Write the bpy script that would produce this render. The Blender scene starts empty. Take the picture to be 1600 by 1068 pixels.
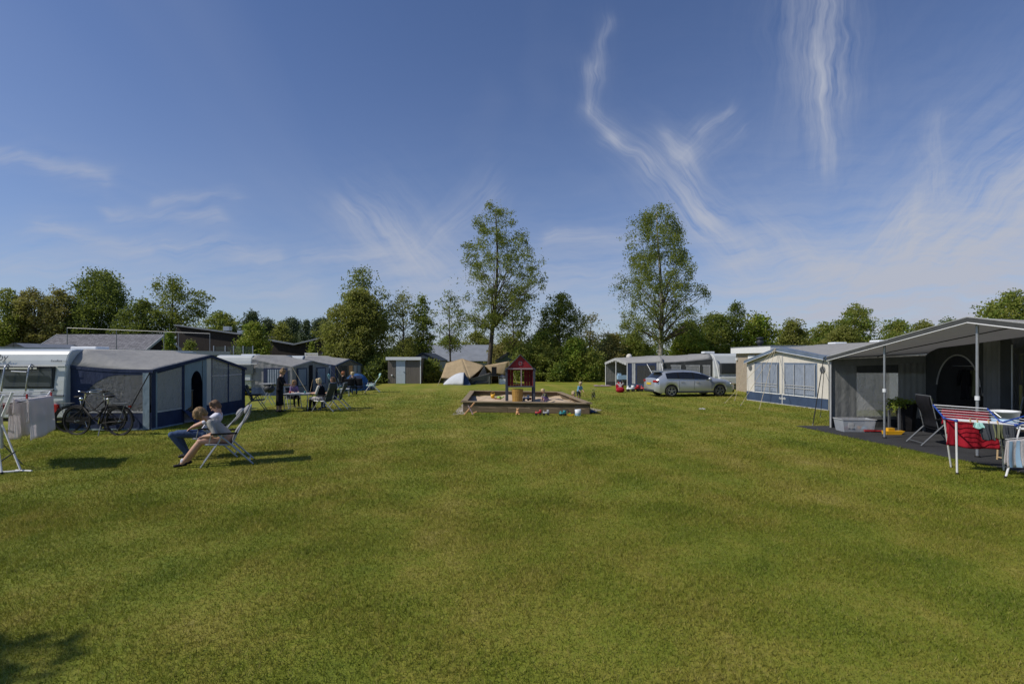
import bpy, bmesh, math, random
import numpy as np
from mathutils import Vector, Matrix

R = math.radians
S = bpy.context.scene
COL = S.collection
# ------------------------------------------------------------------ camera
CH, F, HY = 2.15, 800.0, 560.0          # eye height (m), focal length in photo pixels, horizon row
cd = bpy.data.cameras.new('camera'); cam = bpy.data.objects.new('camera', cd); COL.objects.link(cam)
cam.location = (0, 0, CH); cam.rotation_euler = (R(90), 0, 0)
cd.sensor_width = 36; cd.lens = 36 * F / 1600; cd.shift_y = (HY - 534) / 1600
cd.clip_start = 0.05; cd.clip_end = 3000
S.camera = cam
# ------------------------------------------------------------------ light
SUN_EL, SUN_AZ = 45.0, 20.0       # light travels to +X and a little away from the camera
world = bpy.data.worlds.new('World'); S.world = world; world.use_nodes = True
world.cycles.sampling_method = 'MANUAL'; world.cycles.sample_map_resolution = 512
sl = bpy.data.lights.new('sun', 'SUN'); sun = bpy.data.objects.new('sun', sl); COL.objects.link(sun)
sl.energy = 4.0; sl.angle = R(0.5); sl.color = (1.0, 0.93, 0.82)
sd = Vector((math.cos(R(SUN_EL)) * math.cos(R(SUN_AZ)), math.cos(R(SUN_EL)) * math.sin(R(SUN_AZ)), -math.sin(R(SUN_EL))))
sun.rotation_euler = sd.to_track_quat('-Z', 'Y').to_euler(); sun.location = (-30, 0, 30)
S.view_settings.view_transform = 'Standard'; S.view_settings.look = 'None'
S.cycles.max_bounces = 6; S.cycles.diffuse_bounces = 3; S.cycles.glossy_bounces = 2; S.cycles.transmission_bounces = 4; S.cycles.transparent_max_bounces = 8
S.cycles.caustics_reflective = False; S.cycles.caustics_refractive = False
S.view_settings.exposure = -0.05; S.view_settings.gamma = 1.0

class NT:
    def __init__(s, tree): s.t = tree; s.t.nodes.clear()
    def n(s, typ, **kw):
        nd = s.t.nodes.new(typ)
        for k, v in kw.items(): setattr(nd, k, v)
        return nd
    def l(s, a, b): s.t.links.new(a, b)
    def m(s, op, a, b=None, c=None, clamp=False):
        nd = s.n('ShaderNodeMath', operation=op); nd.use_clamp = clamp
        for i, x in enumerate((a, b, c)):
            if x is None: continue
            if isinstance(x, (int, float)): nd.inputs[i].default_value = x
            else: s.l(x, nd.inputs[i])
        return nd.outputs[0]
    def noise(s, vec, scale, detail=4, rough=.55, dist=0.0):
        nd = s.n('ShaderNodeTexNoise'); nd.inputs['Scale'].default_value = scale
        nd.inputs['Detail'].default_value = detail; nd.inputs['Roughness'].default_value = rough
        nd.inputs['Distortion'].default_value = dist
        if vec is not None: s.l(vec, nd.inputs['Vector'])
        return nd.outputs['Fac']
    def ramp(s, fac, stops):
        nd = s.n('ShaderNodeValToRGB'); e = nd.color_ramp.elements
        while len(e) < len(stops): e.new(.5)
        for i, (p, c) in enumerate(stops):
            e[i].position = p; e[i].color = (c[0], c[1], c[2], 1)
        s.l(fac, nd.inputs[0]); return nd.outputs[0]
    def mix(s, fac, a, b, mode='MIX'):
        nd = s.n('ShaderNodeMix', data_type='RGBA', blend_type=mode)
        for i, x in ((0, fac), (6, a), (7, b)):
            if isinstance(x, (int, float)): nd.inputs[i].default_value = x
            elif isinstance(x, tuple): nd.inputs[i].default_value = (x[0], x[1], x[2], 1)
            else: s.l(x, nd.inputs[i])
        return nd.outputs[2]
    def comb(s, x, y, z):
        nd = s.n('ShaderNodeCombineXYZ')
        for i, v in enumerate((x, y, z)):
            if isinstance(v, (int, float)): nd.inputs[i].default_value = v
            else: s.l(v, nd.inputs[i])
        return nd.outputs[0]

def make_world():
    w = NT(world.node_tree)
    out = w.n('ShaderNodeOutputWorld'); bg = w.n('ShaderNodeBackground'); bg.inputs[1].default_value = 0.085
    w.l(bg.outputs[0], out.inputs[0])
    sky = w.n('ShaderNodeTexSky', sky_type='NISHITA'); sky.sun_disc = False
    sky.sun_elevation = R(SUN_EL); sky.sun_rotation = R(-90 - SUN_AZ); sky.altitude = 20
    sky.air_density = 1.0; sky.dust_density = 0.4; sky.ozone_density = 2.5
    tc = w.n('ShaderNodeTexCoord'); sp = w.n('ShaderNodeSeparateXYZ'); w.l(tc.outputs['Generated'], sp.inputs[0])
    x, y, z = sp.outputs
    yc = w.m('MAXIMUM', y, 0.08)
    u0 = w.m('DIVIDE', x, yc); v0 = w.m('DIVIDE', z, yc)
    front = w.m('MULTIPLY', w.m('SUBTRACT', y, 0.1), 4.0, clamp=True)
    wv = w.comb(u0, v0, 0.0)
    n1 = w.noise(wv, 4.5, 2, .5); n2 = w.noise(w.comb(w.m('ADD', u0, 7.3), v0, 2.0), 4.5, 2, .5)
    u = w.m('ADD', u0, w.m('MULTIPLY', w.m('SUBTRACT', n1, .5), .07))
    v = w.m('ADD', v0, w.m('MULTIPLY', w.m('SUBTRACT', n2, .5), .07))
    n3 = w.noise(wv, 15.0, 2, .6); n4 = w.noise(w.comb(u0, w.m('ADD', v0, 5.1), 4.0), 15.0, 2, .6)
    u = w.m('ADD', u, w.m('MULTIPLY', w.m('SUBTRACT', n3, .5), .026)); v = w.m('ADD', v, w.m('MULTIPLY', w.m('SUBTRACT', n4, .5), .026))
    sums = [None] * 4            # upright, falling, rising and level wisps, each with fibres along it
    def seg(x0, y0, x1, y1, width, amp):
        width *= 1.25; amp *= 1.08
        ax, ay = (x0 - 800) / 800, (560 - y0) / 800; bx, by = (x1 - x0) / 800, (y0 - y1) / 800
        L2 = bx * bx + by * by; wd = width / 800
        h = w.m('ADD', w.m('MULTIPLY', u, bx / L2), w.m('MULTIPLY_ADD', v, by / L2, -(ax * bx + ay * by) / L2))
        hc = w.m('MINIMUM', w.m('MAXIMUM', h, 0.0), 1.0)
        du = w.m('SUBTRACT', w.m('SUBTRACT', u, ax), w.m('MULTIPLY', hc, bx))
        dv = w.m('SUBTRACT', w.m('SUBTRACT', v, ay), w.m('MULTIPLY', hc, by))
        d2 = w.m('ADD', w.m('MULTIPLY', du, du), w.m('MULTIPLY', dv, dv))
        q = w.m('MULTIPLY_ADD', d2, .75 / (wd * wd), 1.0); g = w.m('DIVIDE', 1.0, w.m('MULTIPLY', q, q))
        ang = abs(math.degrees(math.atan2(by, bx))) % 180; k = 0 if 65 < ang < 115 else (1 if bx * by < 0 and 25 < ang < 155 else (2 if 25 < ang < 155 else 3))
        sums[k] = w.m('MULTIPLY', g, amp) if sums[k] is None else w.m('MULTIPLY_ADD', g, amp, sums[k])
    segs = [(945, 30, 924, 110, 9, .40), (924, 105, 921, 165, 11, .45), (921, 160, 962, 218, 11, .50), (958, 214, 1012, 264, 13, .50), (1010, 262, 1092, 342, 24, .50), (1090, 340, 1160, 405, 34, .42),
            (1036, 212, 1056, 252, 11, .45), (1054, 250, 1102, 335, 22, .42), (1138, 172, 1098, 208, 7, .62), (1100, 206, 1066, 256, 14, .42), (1160, 205, 1095, 255, 10, .22), (1066, 250, 1115, 352, 18, .35),
            (1281, -60, 1285, 120, 30, .60), (1284, 100, 1289, 265, 16, .50), (1232, -40, 1270, 210, 34, .22), (1300, -40, 1305, 160, 30, .2),
            (1464, 180, 1457, 300, 14, .40), (1458, 295, 1432, 362, 18, .52), (1435, 358, 1338, 432, 30, .80), (1610, 285, 1470, 400, 60, .70), (1640, 360, 1420, 452, 65, .85), (1620, 455, 1300, 486, 60, .90),
            (1150, 450, 1320, 470, 50, .60), (1620, 430, 1250, 500, 110, .5), (1640, 300, 1500, 420, 110, .4), (1150, 388, 1285, 418, 24, .45), (1200, 360, 1330, 440, 30, .4), (860, 368, 1000, 373, 13, .55), (860, 440, 965, 425, 36, .5), (700, 500, 1110, 500, 45, .5),
            (-20, 243, 160, 276, 11, .60), (170, 325, 340, 345, 10, .50), (250, 310, 372, 314, 8, .40), (60, 355, 235, 386, 14, .60), (262, 380, 432, 398, 11, .60), (0, 420, 480, 450, 34, .45),
            (545, 335, 670, 410, 26, .45), (640, 395, 765, 308, 22, .42), (600, 420, 760, 470, 45, .55), (475, 402, 640, 405, 9, .45), (600, 360, 720, 440, 40, .35)]
    for s_ in segs: seg(*s_)
    total = None
    for k, ang in enumerate((90, -45, 45, 5)):
        ca, sa = math.cos(R(ang)), math.sin(R(ang))
        al = w.m('ADD', w.m('MULTIPLY', u, ca), w.m('MULTIPLY', v, sa)); ac = w.m('ADD', w.m('MULTIPLY', u, -sa), w.m('MULTIPLY', v, ca))
        fn = w.noise(w.comb(w.m('MULTIPLY', ac, 42.0), w.m('MULTIPLY', al, 4.2), k * 3.7), 1.0, 4, .68)
        r = w.m('MULTIPLY', sums[k], w.m('MAXIMUM', 0.0, w.m('MULTIPLY', w.m('SUBTRACT', fn, .30), 2.9)))
        total = r if total is None else w.m('ADD', total, r)
    total = w.m('MULTIPLY', total, front)
    # thin veil of cirrus everywhere, on a flat layer high up
    zc = w.m('MAXIMUM', z, 0.06)
    pl = w.comb(w.m('DIVIDE', x, zc), w.m('MULTIPLY', w.m('DIVIDE', y, zc), .35), 0.0)
    cn = w.noise(pl, .9, 3, .6, .6)
    veil = w.m('MULTIPLY', w.m('SUBTRACT', cn, .50, clamp=True), 0.9, clamp=True)
    total = w.m('ADD', total, w.m('MULTIPLY', veil, .5))
    haze = w.m('MULTIPLY', w.m('POWER', 2.718, w.m('MULTIPLY', w.m('MAXIMUM', z, 0.0), -5.2)), .50)
    total = w.m('ADD', total, haze)
    total = w.m('DIVIDE', total, w.m('MULTIPLY_ADD', total, .55, 1.0))
    tint = w.mix(1.0, sky.outputs[0], (.84, .95, 1.24), 'MULTIPLY')
    col = w.mix(total, tint, (5.4, 5.8, 6.9))
    w.l(col, bg.inputs[0])
make_world()

# ------------------------------------------------------------------ helpers
def Wp(px, py, Y): return Vector(((px - 800) / F * Y, Y, CH + (HY - py) / F * Y))
def G(px, py): Y = F * CH / (py - HY); return Vector(((px - 800) / F * Y, Y, 0))

def tag(o, label=None, cat=None, group=None, kind=None):
    if label: o['label'] = label
    if cat: o['category'] = cat
    if group: o['group'] = group
    if kind: o['kind'] = kind
    return o
def thing(name, label, cat, loc=(0, 0, 0), rz=0.0, group=None, scale=1.0):
    o = bpy.data.objects.new(name, None); COL.objects.link(o)
    o.location = loc; o.rotation_euler = (0, 0, rz); o.scale = (scale,) * 3
    o.empty_display_size = .1
    return tag(o, label, cat, group)
def copy_tree(o, parent=None):
    c = o.copy(); COL.objects.link(c)
    if parent: c.parent = parent
    for ch in [k for k in COL.objects if k.parent == o]: copy_tree(ch, c)
    return c

class MB:
    def __init__(s): s.v = []; s.f = []
    def add(s, vs, fs):
        b = len(s.v); s.v += [tuple(p) for p in vs]; s.f += [tuple(i + b for i in q) for q in fs]; return s
    def box(s, c, d, rot=None):
        c = Vector(c); hx, hy, hz = d[0] / 2, d[1] / 2, d[2] / 2
        P = [Vector((sx * hx, sy * hy, sz * hz)) for sz in (-1, 1) for sy in (-1, 1) for sx in (-1, 1)]
        if rot is not None: P = [rot @ p for p in P]
        return s.add([c + p for p in P], [(0, 2, 3, 1), (4, 5, 7, 6), (0, 1, 5, 4), (2, 6, 7, 3), (0, 4, 6, 2), (1, 3, 7, 5)])
    def bar(s, a, b, w, h, up=(0, 0, 1)):
        a, b = Vector(a), Vector(b); d = (b - a).normalized(); up = Vector(up)
        if abs(d.dot(up)) > .98: up = Vector((0, 1, 0))
        x = d.cross(up).normalized(); z = x.cross(d)
        P = [q + x * (sx * w / 2) + z * (sz * h / 2) for q in (a, b) for sx, sz in ((-1, -1), (1, -1), (1, 1), (-1, 1))]
        return s.add(P, [(3, 2, 1, 0), (4, 5, 6, 7), (0, 1, 5, 4), (1, 2, 6, 5), (2, 3, 7, 6), (3, 0, 4, 7)])
    def tube(s, pts, r, n=8, cap=True, flat=None):
        pts = [Vector(p) for p in pts]; N = len(pts); rs = r if isinstance(r, (list, tuple)) else [r] * N
        ring = []; prev = None; V = []
        for i, p in enumerate(pts):
            d = (pts[min(i + 1, N - 1)] - pts[max(i - 1, 0)]).normalized()
            if prev is None:
                a = Vector((0, 0, 1)) if abs(d.z) < .9 else Vector((1, 0, 0)); x = d.cross(a).normalized()
            else: x = (prev - d * prev.dot(d)).normalized()
            prev = x; yv = d.cross(x)
            for k in range(n):
                a = 2 * math.pi * k / n
                V.append(p + (x * math.cos(a) + yv * math.sin(a) * (flat or 1)) * rs[i])
        Fc = [(i * n + k, i * n + (k + 1) % n, (i + 1) * n + (k + 1) % n, (i + 1) * n + k) for i in range(N - 1) for k in range(n)]
        if cap: Fc += [tuple(range(n - 1, -1, -1)), tuple((N - 1) * n + k for k in range(n))]
        return s.add(V, Fc)
    def grid(s, fn, nu, nv):
        V = [fn(i / nu, j / nv) for i in range(nu + 1) for j in range(nv + 1)]
        return s.add(V, [(i * (nv + 1) + j, (i + 1) * (nv + 1) + j, (i + 1) * (nv + 1) + j + 1, i * (nv + 1) + j + 1) for i in range(nu) for j in range(nv)])
    def prism(s, poly, fn, t0, t1):
        n = len(poly); V = [fn(a, b, t) for t in (t0, t1) for a, b in poly]
        return s.add(V, [tuple(range(n - 1, -1, -1)), tuple(range(n, 2 * n))] + [(i, (i + 1) % n, n + (i + 1) % n, n + i) for i in range(n)])
    def ellip(s, c, r, nu=12, nv=8, rot=None):
        c = Vector(c); r = r if isinstance(r, (tuple, list)) else (r,) * 3
        V = []
        for j in range(1, nv):
            t = math.pi * j / nv
            for i in range(nu):
                p = 2 * math.pi * i / nu
                q = Vector((math.sin(t) * math.cos(p) * r[0], math.sin(t) * math.sin(p) * r[1], math.cos(t) * r[2]))
                V.append(c + (rot @ q if rot is not None else q))
        top = Vector((0, 0, r[2])); bt = -top
        V += [c + (rot @ top if rot is not None else top), c + (rot @ bt if rot is not None else bt)]
        T, B = len(V) - 2, len(V) - 1
        fs = [(j * nu + i, (j + 1) * nu + i, (j + 1) * nu + (i + 1) % nu, j * nu + (i + 1) % nu) for j in range(nv - 2) for i in range(nu)]
        fs += [(T, i, (i + 1) % nu) for i in range(nu)] + [(B, (nv - 2) * nu + (i + 1) % nu, (nv - 2) * nu + i) for i in range(nu)]
        return s.add(V, fs)
    def lathe(s, prof, c=(0, 0, 0), n=20, rot=None):
        c = Vector(c); V = []
        for r, z in prof:
            for k in range(n):
                a = 2 * math.pi * k / n; q = Vector((r * math.cos(a), r * math.sin(a), z))
                V.append(c + (rot @ q if rot is not None else q))
        return s.add(V, [(i * n + k, i * n + (k + 1) % n, (i + 1) * n + (k + 1) % n, (i + 1) * n + k) for i in range(len(prof) - 1) for k in range(n)])
    def build(s, name, mat, parent=None, smooth=False, world=False, bevel=0, solid=0):
        v = s.v
        if world and parent is not None:
            bpy.context.view_layer.update() if parent.parent else None
            mw = Matrix.Translation(parent.location) @ parent.rotation_euler.to_matrix().to_4x4() @ Matrix.Diagonal((*parent.scale, 1))
            if parent.parent:
                pp = parent.parent
                mw = (Matrix.Translation(pp.location) @ pp.rotation_euler.to_matrix().to_4x4() @ Matrix.Diagonal((*pp.scale, 1))) @ mw
            inv = mw.inverted(); v = [tuple(inv @ Vector(p)) for p in v]
        me = bpy.data.meshes.new(name); me.from_pydata(v, [], s.f); me.update()
        if smooth: me.polygons.foreach_set('use_smooth', [True] * len(me.polygons))
        me.materials.append(M[mat] if isinstance(mat, str) else mat)
        o = bpy.data.objects.new(name, me); COL.objects.link(o)
        if parent is not None: o.parent = parent
        if solid:
            md = o.modifiers.new('solid', 'SOLIDIFY'); md.thickness = solid; md.offset = 0
        if bevel:
            md = o.modifiers.new('bevel', 'BEVEL'); md.width = bevel; md.segments = 2; md.limit_method = 'ANGLE'
        return o

# ------------------------------------------------------------------ materials
M = {}
def mat(name, col, rough=.6, var=.12, scale=6.0, bump=0.0, bscale=40.0, metal=0.0, spec=.4, coat=0.0, stretch=(1, 1, 1), bdist=.02):
    m = bpy.data.materials.new(name); m.use_nodes = True; t = NT(m.node_tree)
    out = t.n('ShaderNodeOutputMaterial'); b = t.n('ShaderNodeBsdfPrincipled'); t.l(b.outputs[0], out.inputs[0])
    tc = t.n('ShaderNodeTexCoord'); mp = t.n('ShaderNodeMapping'); mp.inputs['Scale'].default_value = stretch
    t.l(tc.outputs['Object'], mp.inputs[0])
    nf = t.noise(mp.outputs[0], scale, 5, .6)
    c1 = tuple(max(0, c * (1 - var * 1.6)) for c in col); c2 = tuple(min(1, c * (1 + var * 1.6)) for c in col)
    t.l(t.ramp(nf, [(.25, c1), (.75, c2)]), b.inputs['Base Color'])
    b.inputs['Roughness'].default_value = rough; b.inputs['Metallic'].default_value = metal
    b.inputs['Specular IOR Level'].default_value = spec; b.inputs['Coat Weight'].default_value = coat
    if bump:
        bp = t.n('ShaderNodeBump'); bp.inputs['Strength'].default_value = bump; bp.inputs['Distance'].default_value = bdist
        t.l(t.noise(mp.outputs[0], bscale, 4, .6), bp.inputs['Height']); t.l(bp.outputs[0], b.inputs['Normal'])
    M[name] = m; return m
def fabric(name, col, var=.1, trans=.0, scale=3.0):
    """tent cloth: soft wrinkles, a little light comes through"""
    m = mat(name, col, .85, var, scale, .75, 3.2, spec=.15, stretch=(1, 1, .55), bdist=.06)
    if trans:
        t = m.node_tree; b = [n for n in t.nodes if n.type == 'BSDF_PRINCIPLED'][0]; out = [n for n in t.nodes if n.type == 'OUTPUT_MATERIAL'][0]
        tr = t.nodes.new('ShaderNodeBsdfTranslucent'); tr.inputs[0].default_value = (*col, 1)
        mx = t.nodes.new('ShaderNodeMixShader'); mx.inputs[0].default_value = trans
        t.links.new(b.outputs[0], mx.inputs[1]); t.links.new(tr.outputs[0], mx.inputs[2]); t.links.new(mx.outputs[0], out.inputs[0])
    return m
def vinyl(name, tint, opac, rough=.12, bump=.5, bscale=7.0, bdist=.03):
    m = bpy.data.materials.new(name); m.use_nodes = True; t = NT(m.node_tree)
    out = t.n('ShaderNodeOutputMaterial'); b = t.n('ShaderNodeBsdfPrincipled'); tr = t.n('ShaderNodeBsdfTransparent')
    tr.inputs[0].default_value = (.82, .84, .86, 1); b.inputs['Base Color'].default_value = (*tint, 1); b.inputs['Roughness'].default_value = rough
    tc = t.n('ShaderNodeTexCoord'); bp = t.n('ShaderNodeBump'); bp.inputs['Strength'].default_value = bump; bp.inputs['Distance'].default_value = bdist
    t.l(t.noise(tc.outputs['Object'], bscale, 4, .6, .8), bp.inputs['Height']); t.l(bp.outputs[0], b.inputs['Normal'])
    mx = t.n('ShaderNodeMixShader'); mx.inputs[0].default_value = opac
    t.l(tr.outputs[0], mx.inputs[1]); t.l(b.outputs[0], mx.inputs[2]); t.l(mx.outputs[0], out.inputs[0])
    M[name] = m; return m
def leaf(name, col, col2, trans=.55):
    m = bpy.data.materials.new(name); m.use_nodes = True; t = NT(m.node_tree)
    out = t.n('ShaderNodeOutputMaterial'); g = t.n('ShaderNodeNewGeometry')
    nf = t.noise(g.outputs['Position'], .55, 3, .6); nf2 = t.noise(g.outputs['Position'], 9.0, 2, .5)
    f = t.m('ADD', t.m('MULTIPLY', nf, .6), t.m('MULTIPLY', t.m('ADD', t.m('MULTIPLY', nf2, .4), t.m('MULTIPLY', g.outputs['Random Per Island'], .6)), .4))
    c = t.ramp(f, [(.34, col), (.66, col2)])
    b = t.n('ShaderNodeBsdfPrincipled'); b.inputs['Roughness'].default_value = .55; b.inputs['Specular IOR Level'].default_value = .25
    tr = t.n('ShaderNodeBsdfTranslucent'); t.l(c, b.inputs['Base Color'])
    t.l(t.mix(.5, c, (.22, .25, .035)), tr.inputs[0])
    mx = t.n('ShaderNodeMixShader'); mx.inputs[0].default_value = trans
    t.l(b.outputs[0], mx.inputs[1]); t.l(tr.outputs[0], mx.inputs[2]); t.l(mx.outputs[0], out.inputs[0])
    M[name] = m; return m

def grass_mats():
    for name, blades in (('lawn', False), ('blades', True)):
        m = bpy.data.materials.new(name); m.use_nodes = True; t = NT(m.node_tree)
        out = t.n('ShaderNodeOutputMaterial'); g = t.n('ShaderNodeNewGeometry'); pos = g.outputs['Position']
        sp = t.n('ShaderNodeSeparateXYZ'); t.l(pos, sp.inputs[0])
        flat = t.comb(sp.outputs[0], sp.outputs[1], 0.0)
        big = t.noise(flat, .28, 4, .6, .4); mid = t.noise(flat, 1.6, 4, .62, .3); fine = t.noise(flat, 14.0, 4, .7); vf = t.noise(flat, 70.0, 3, .7)
        # mowing tracks run away from the camera, slightly fanned
        st = t.m('SINE', t.m('ADD', t.m('ADD', t.m('MULTIPLY', sp.outputs[0], 3.3), t.m('MULTIPLY', sp.outputs[1], .35)), t.m('MULTIPLY', big, 3.0)))
        dry = t.m('ADD', t.m('MULTIPLY', big, .55), t.m('MULTIPLY', mid, .45))
        dry = t.m('ADD', dry, t.m('MULTIPLY', st, .04))
        dry = t.m('ADD', dry, t.m('MULTIPLY', t.m('SUBTRACT', fine, .5), .42 if not blades else .30))
        c = t.ramp(dry, [(.28, (.110, .155, .016)), (.45, (.185, .212, .025)), (.58, (.250, .236, .040)), (.76, (.350, .295, .095))])
        tone = t.m('MULTIPLY_ADD', vf, 1.1, .45) if not blades else t.m('MULTIPLY_ADD', vf, 1.3, .45)
        if blades:
            isl = g.outputs['Random Per Island']; tone = t.m('MULTIPLY_ADD', isl, .70, .66)
            c = t.mix(t.m('MULTIPLY', t.m('GREATER_THAN', t.m('FRACT', t.m('MULTIPLY', isl, 17.3)), .86), .5), c, (.36, .30, .12))
        c = t.mix(1.0, c, t.comb(tone, tone, tone), 'MULTIPLY')
        b = t.n('ShaderNodeBsdfPrincipled'); b.inputs['Roughness'].default_value = .7; b.inputs['Specular IOR Level'].default_value = .15
        t.l(c, b.inputs['Base Color'])
        if blades:
            tr = t.n('ShaderNodeBsdfTranslucent'); t.l(c, tr.inputs[0]); mx = t.n('ShaderNodeMixShader'); mx.inputs[0].default_value = .35
            t.l(b.outputs[0], mx.inputs[1]); t.l(tr.outputs[0], mx.inputs[2]); t.l(mx.outputs[0], out.inputs[0])
        else:
            bp = t.n('ShaderNodeBump'); bp.inputs['Strength'].default_value = .7; bp.inputs['Distance'].default_value = .05
            t.l(t.m('ADD', t.m('MULTIPLY', fine, .6), t.m('MULTIPLY', vf, .4)), bp.inputs['Height']); t.l(bp.outputs[0], b.inputs['Normal'])
            t.l(b.outputs[0], out.inputs[0])
        M[name] = m
grass_mats()
fabric('navy', (.030, .042, .088), .15); fabric('blue_cloth', (.12, .16, .225), .12); fabric('pale_blue', (.20, .265, .32), .10)
fabric('cream', (.66, .63, .57), .06, .12); fabric('roof_grey', (.46, .46, .45), .05, .42); fabric('grey_cloth', (.25, .25, .265), .10)
fabric('charcoal', (.062, .066, .068), .12); fabric('mid_grey', (.23, .235, .23), .14, .25); fabric('canopy_grey', (.52, .51, .49), .06, .5)
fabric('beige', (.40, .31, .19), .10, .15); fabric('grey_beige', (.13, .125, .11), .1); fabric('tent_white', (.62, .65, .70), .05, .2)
fabric('tent_blue', (.045, .070, .125), .1); fabric('dome_blue', (.045, .14, .36), .12, .25); fabric('white_cloth', (.78, .75, .76), .05, .5)
fabric('red_cloth', (.30, .012, .025), .15); fabric('dark_cloth', (.05, .055, .065), .25); fabric('curtain_blue', (.25, .29, .36), .10, .1, 6)
fabric('curtain_grey', (.42, .43, .44), .10, .1, 6); fabric('black_cloth', (.012, .012, .015), .2); fabric('turquoise', (.22, .50, .52), .08)
fabric('mint', (.35, .62, .58), .08); fabric('chair_grey', (.27, .27, .28), .10); fabric('chair_green', (.045, .055, .055), .12)
mat('white_trim', (.72, .73, .74), .5, .04); mat('caravan_white', (.50, .53, .53), .28, .04, 2.0, spec=.5, coat=.3); mat('caravan_dark', (.03, .03, .03), .7)
mat('alu', (.38, .40, .43), .4, .06, metal=.7); mat('steel_white', (.72, .72, .72), .35, .04); mat('pole_grey', (.17, .18, .19), .45, .06, metal=.4)
mat('black', (.009, .009, .010), .6, .2, spec=.25); mat('rubber', (.018, .018, .018), .8, .2); mat('chrome', (.7, .7, .7), .15, .02, metal=1.0)
mat('lettering_grey', (.12, .13, .15), .5); mat('red_lamp', (.32, .01, .01), .25); mat('yellow_plate', (.62, .42, .03), .5)
mat('blue_plastic', (.02, .06, .30), .4, .1); mat('red_plastic', (.40, .02, .025), .4, .1); mat('yellow_plastic', (.70, .38, .02), .4, .1)
mat('green_plastic', (.25, .45, .04), .4, .1); mat('teal_plastic', (.03, .22, .24), .4, .1); mat('white_plastic', (.70, .73, .76), .4, .05)
mat('pale_blue_plastic', (.30, .45, .62), .4, .06); mat('orange_wood', (.62, .33, .15), .6, .12); mat('pale_wood', (.50, .36, .20), .6, .12)
mat('car_paint', (.52, .55, .58), .28, .03, 1.5, metal=.55, coat=.6); mat('car_glass', (.012, .014, .017), .06, .1, spec=.7); mat('rim', (.40, .41, .43), .3, .1, metal=.8)
mat('plank', (.13, .095, .055), .8, .28, 3.0, .5, 24, stretch=(.6, 4, 6)); mat('plank_top', (.24, .185, .115), .85, .25, 3.0, .5, 24, stretch=(.6, 4, 6))
mat('red_board', (.23, .012, .018), .6, .14, 3.0, .2, 30, stretch=(4, 4, .6)); mat('post_blue', (.045, .055, .075), .6, .15); mat('rail_pink', (.32, .24, .24), .6, .1)
mat('barrel', (.34, .20, .045), .55, .18, 4, .2, 20, stretch=(4, 4, .5)); mat('sand', (.46, .36, .25), .95, .14, 3.0, .9, 30)
mat('paver', (.36, .33, .29), .9, .15, 2.0, .5, 30); mat('mat_dark', (.030, .031, .034), .95, .25, 1.2, .4, 60)
mat('shed_wall', (.15, .132, .115), .75, .10, 3.0, .25, 30, stretch=(6, 6, .6)); mat('shed_door', (.46, .52, .58), .5, .05); mat('black_timber', (.022, .016, .015), .85, .3, 2.0, .3, 20, stretch=(3, 3, .4))
mat('house_white', (.44, .46, .48), .8, .06); mat('slate_roof', (.20, .22, .25), .7, .12, 1.2); mat('block_wall', (.22, .25, .27), .7, .08, 1.0); mat('dark_trim', (.03, .035, .04), .6)
mat('green_mesh', (.10, .14, .12), .7, .1); mat('bark', (.070, .058, .045), .95, .3, 4, .6, 20, stretch=(3, 3, .6)); mat('bark_pale', (.28, .26, .23), .9, .45, 3.5, .5, 16, stretch=(1, 1, 3))
mat('skin', (.50, .29, .20), .55, .07, 10); mat('hair_blond', (.25, .155, .07), .6, .35, 45, .8, 60); mat('hair_brown', (.15, .085, .045), .6, .35, 45, .8, 60); mat('hair_pale', (.52, .41, .24), .6, .2, 30); mat('hair_red', (.30, .11, .04), .6, .2, 30)
fabric('tee_grey', (.34, .33, .31), .06); fabric('shirt_white', (.62, .63, .72), .05); fabric('jeans', (.06, .095, .18), .18); fabric('purple_check', (.22, .15, .27), .3, 0, 14)
fabric('blue_top', (.16, .36, .52), .1); fabric('sock_white', (.6, .6, .66), .05); fabric('olive', (.14, .15, .08), .15)
mat('lips', (.35, .12, .10), .5); mat('eye', (.03, .03, .03), .3); mat('rope', (.42, .36, .24), .8, .1); mat('strap', (.012, .012, .012), .8)
vinyl('vinyl', (.34, .35, .36), .36, .10, 1.0, 12, .16); vinyl('vinyl_clear', (.52, .53, .54), .42, .12, .6, 6, .06); vinyl('mesh_window', (.05, .052, .055), .62, .6, .1, 8); vinyl('clear_box', (.55, .58, .62), .45, .25, .1, 5)
vinyl('pane_grey', (.10, .12, .14), .75, .08, .06, 2)
leaf('leaf_birch', (0.104, 0.147, 0.034), (0.294, 0.335, 0.069)); leaf('leaf_dark', (0.089, 0.138, 0.038), (0.209, 0.263, 0.062)); leaf('leaf_bright', (0.154, 0.270, 0.029), (0.340, 0.340, 0.054), .4)
leaf('leaf_olive', (0.188, 0.215, 0.043), (0.340, 0.340, 0.092)); leaf('leaf_brown', (0.295, 0.229, 0.073), (0.340, 0.340, 0.135)); leaf('leaf_pine', (0.056, 0.090, 0.047), (0.121, 0.159, 0.079), .15); leaf('leaf_mid', (0.149, 0.241, 0.041), (0.340, 0.340, 0.077))

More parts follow.
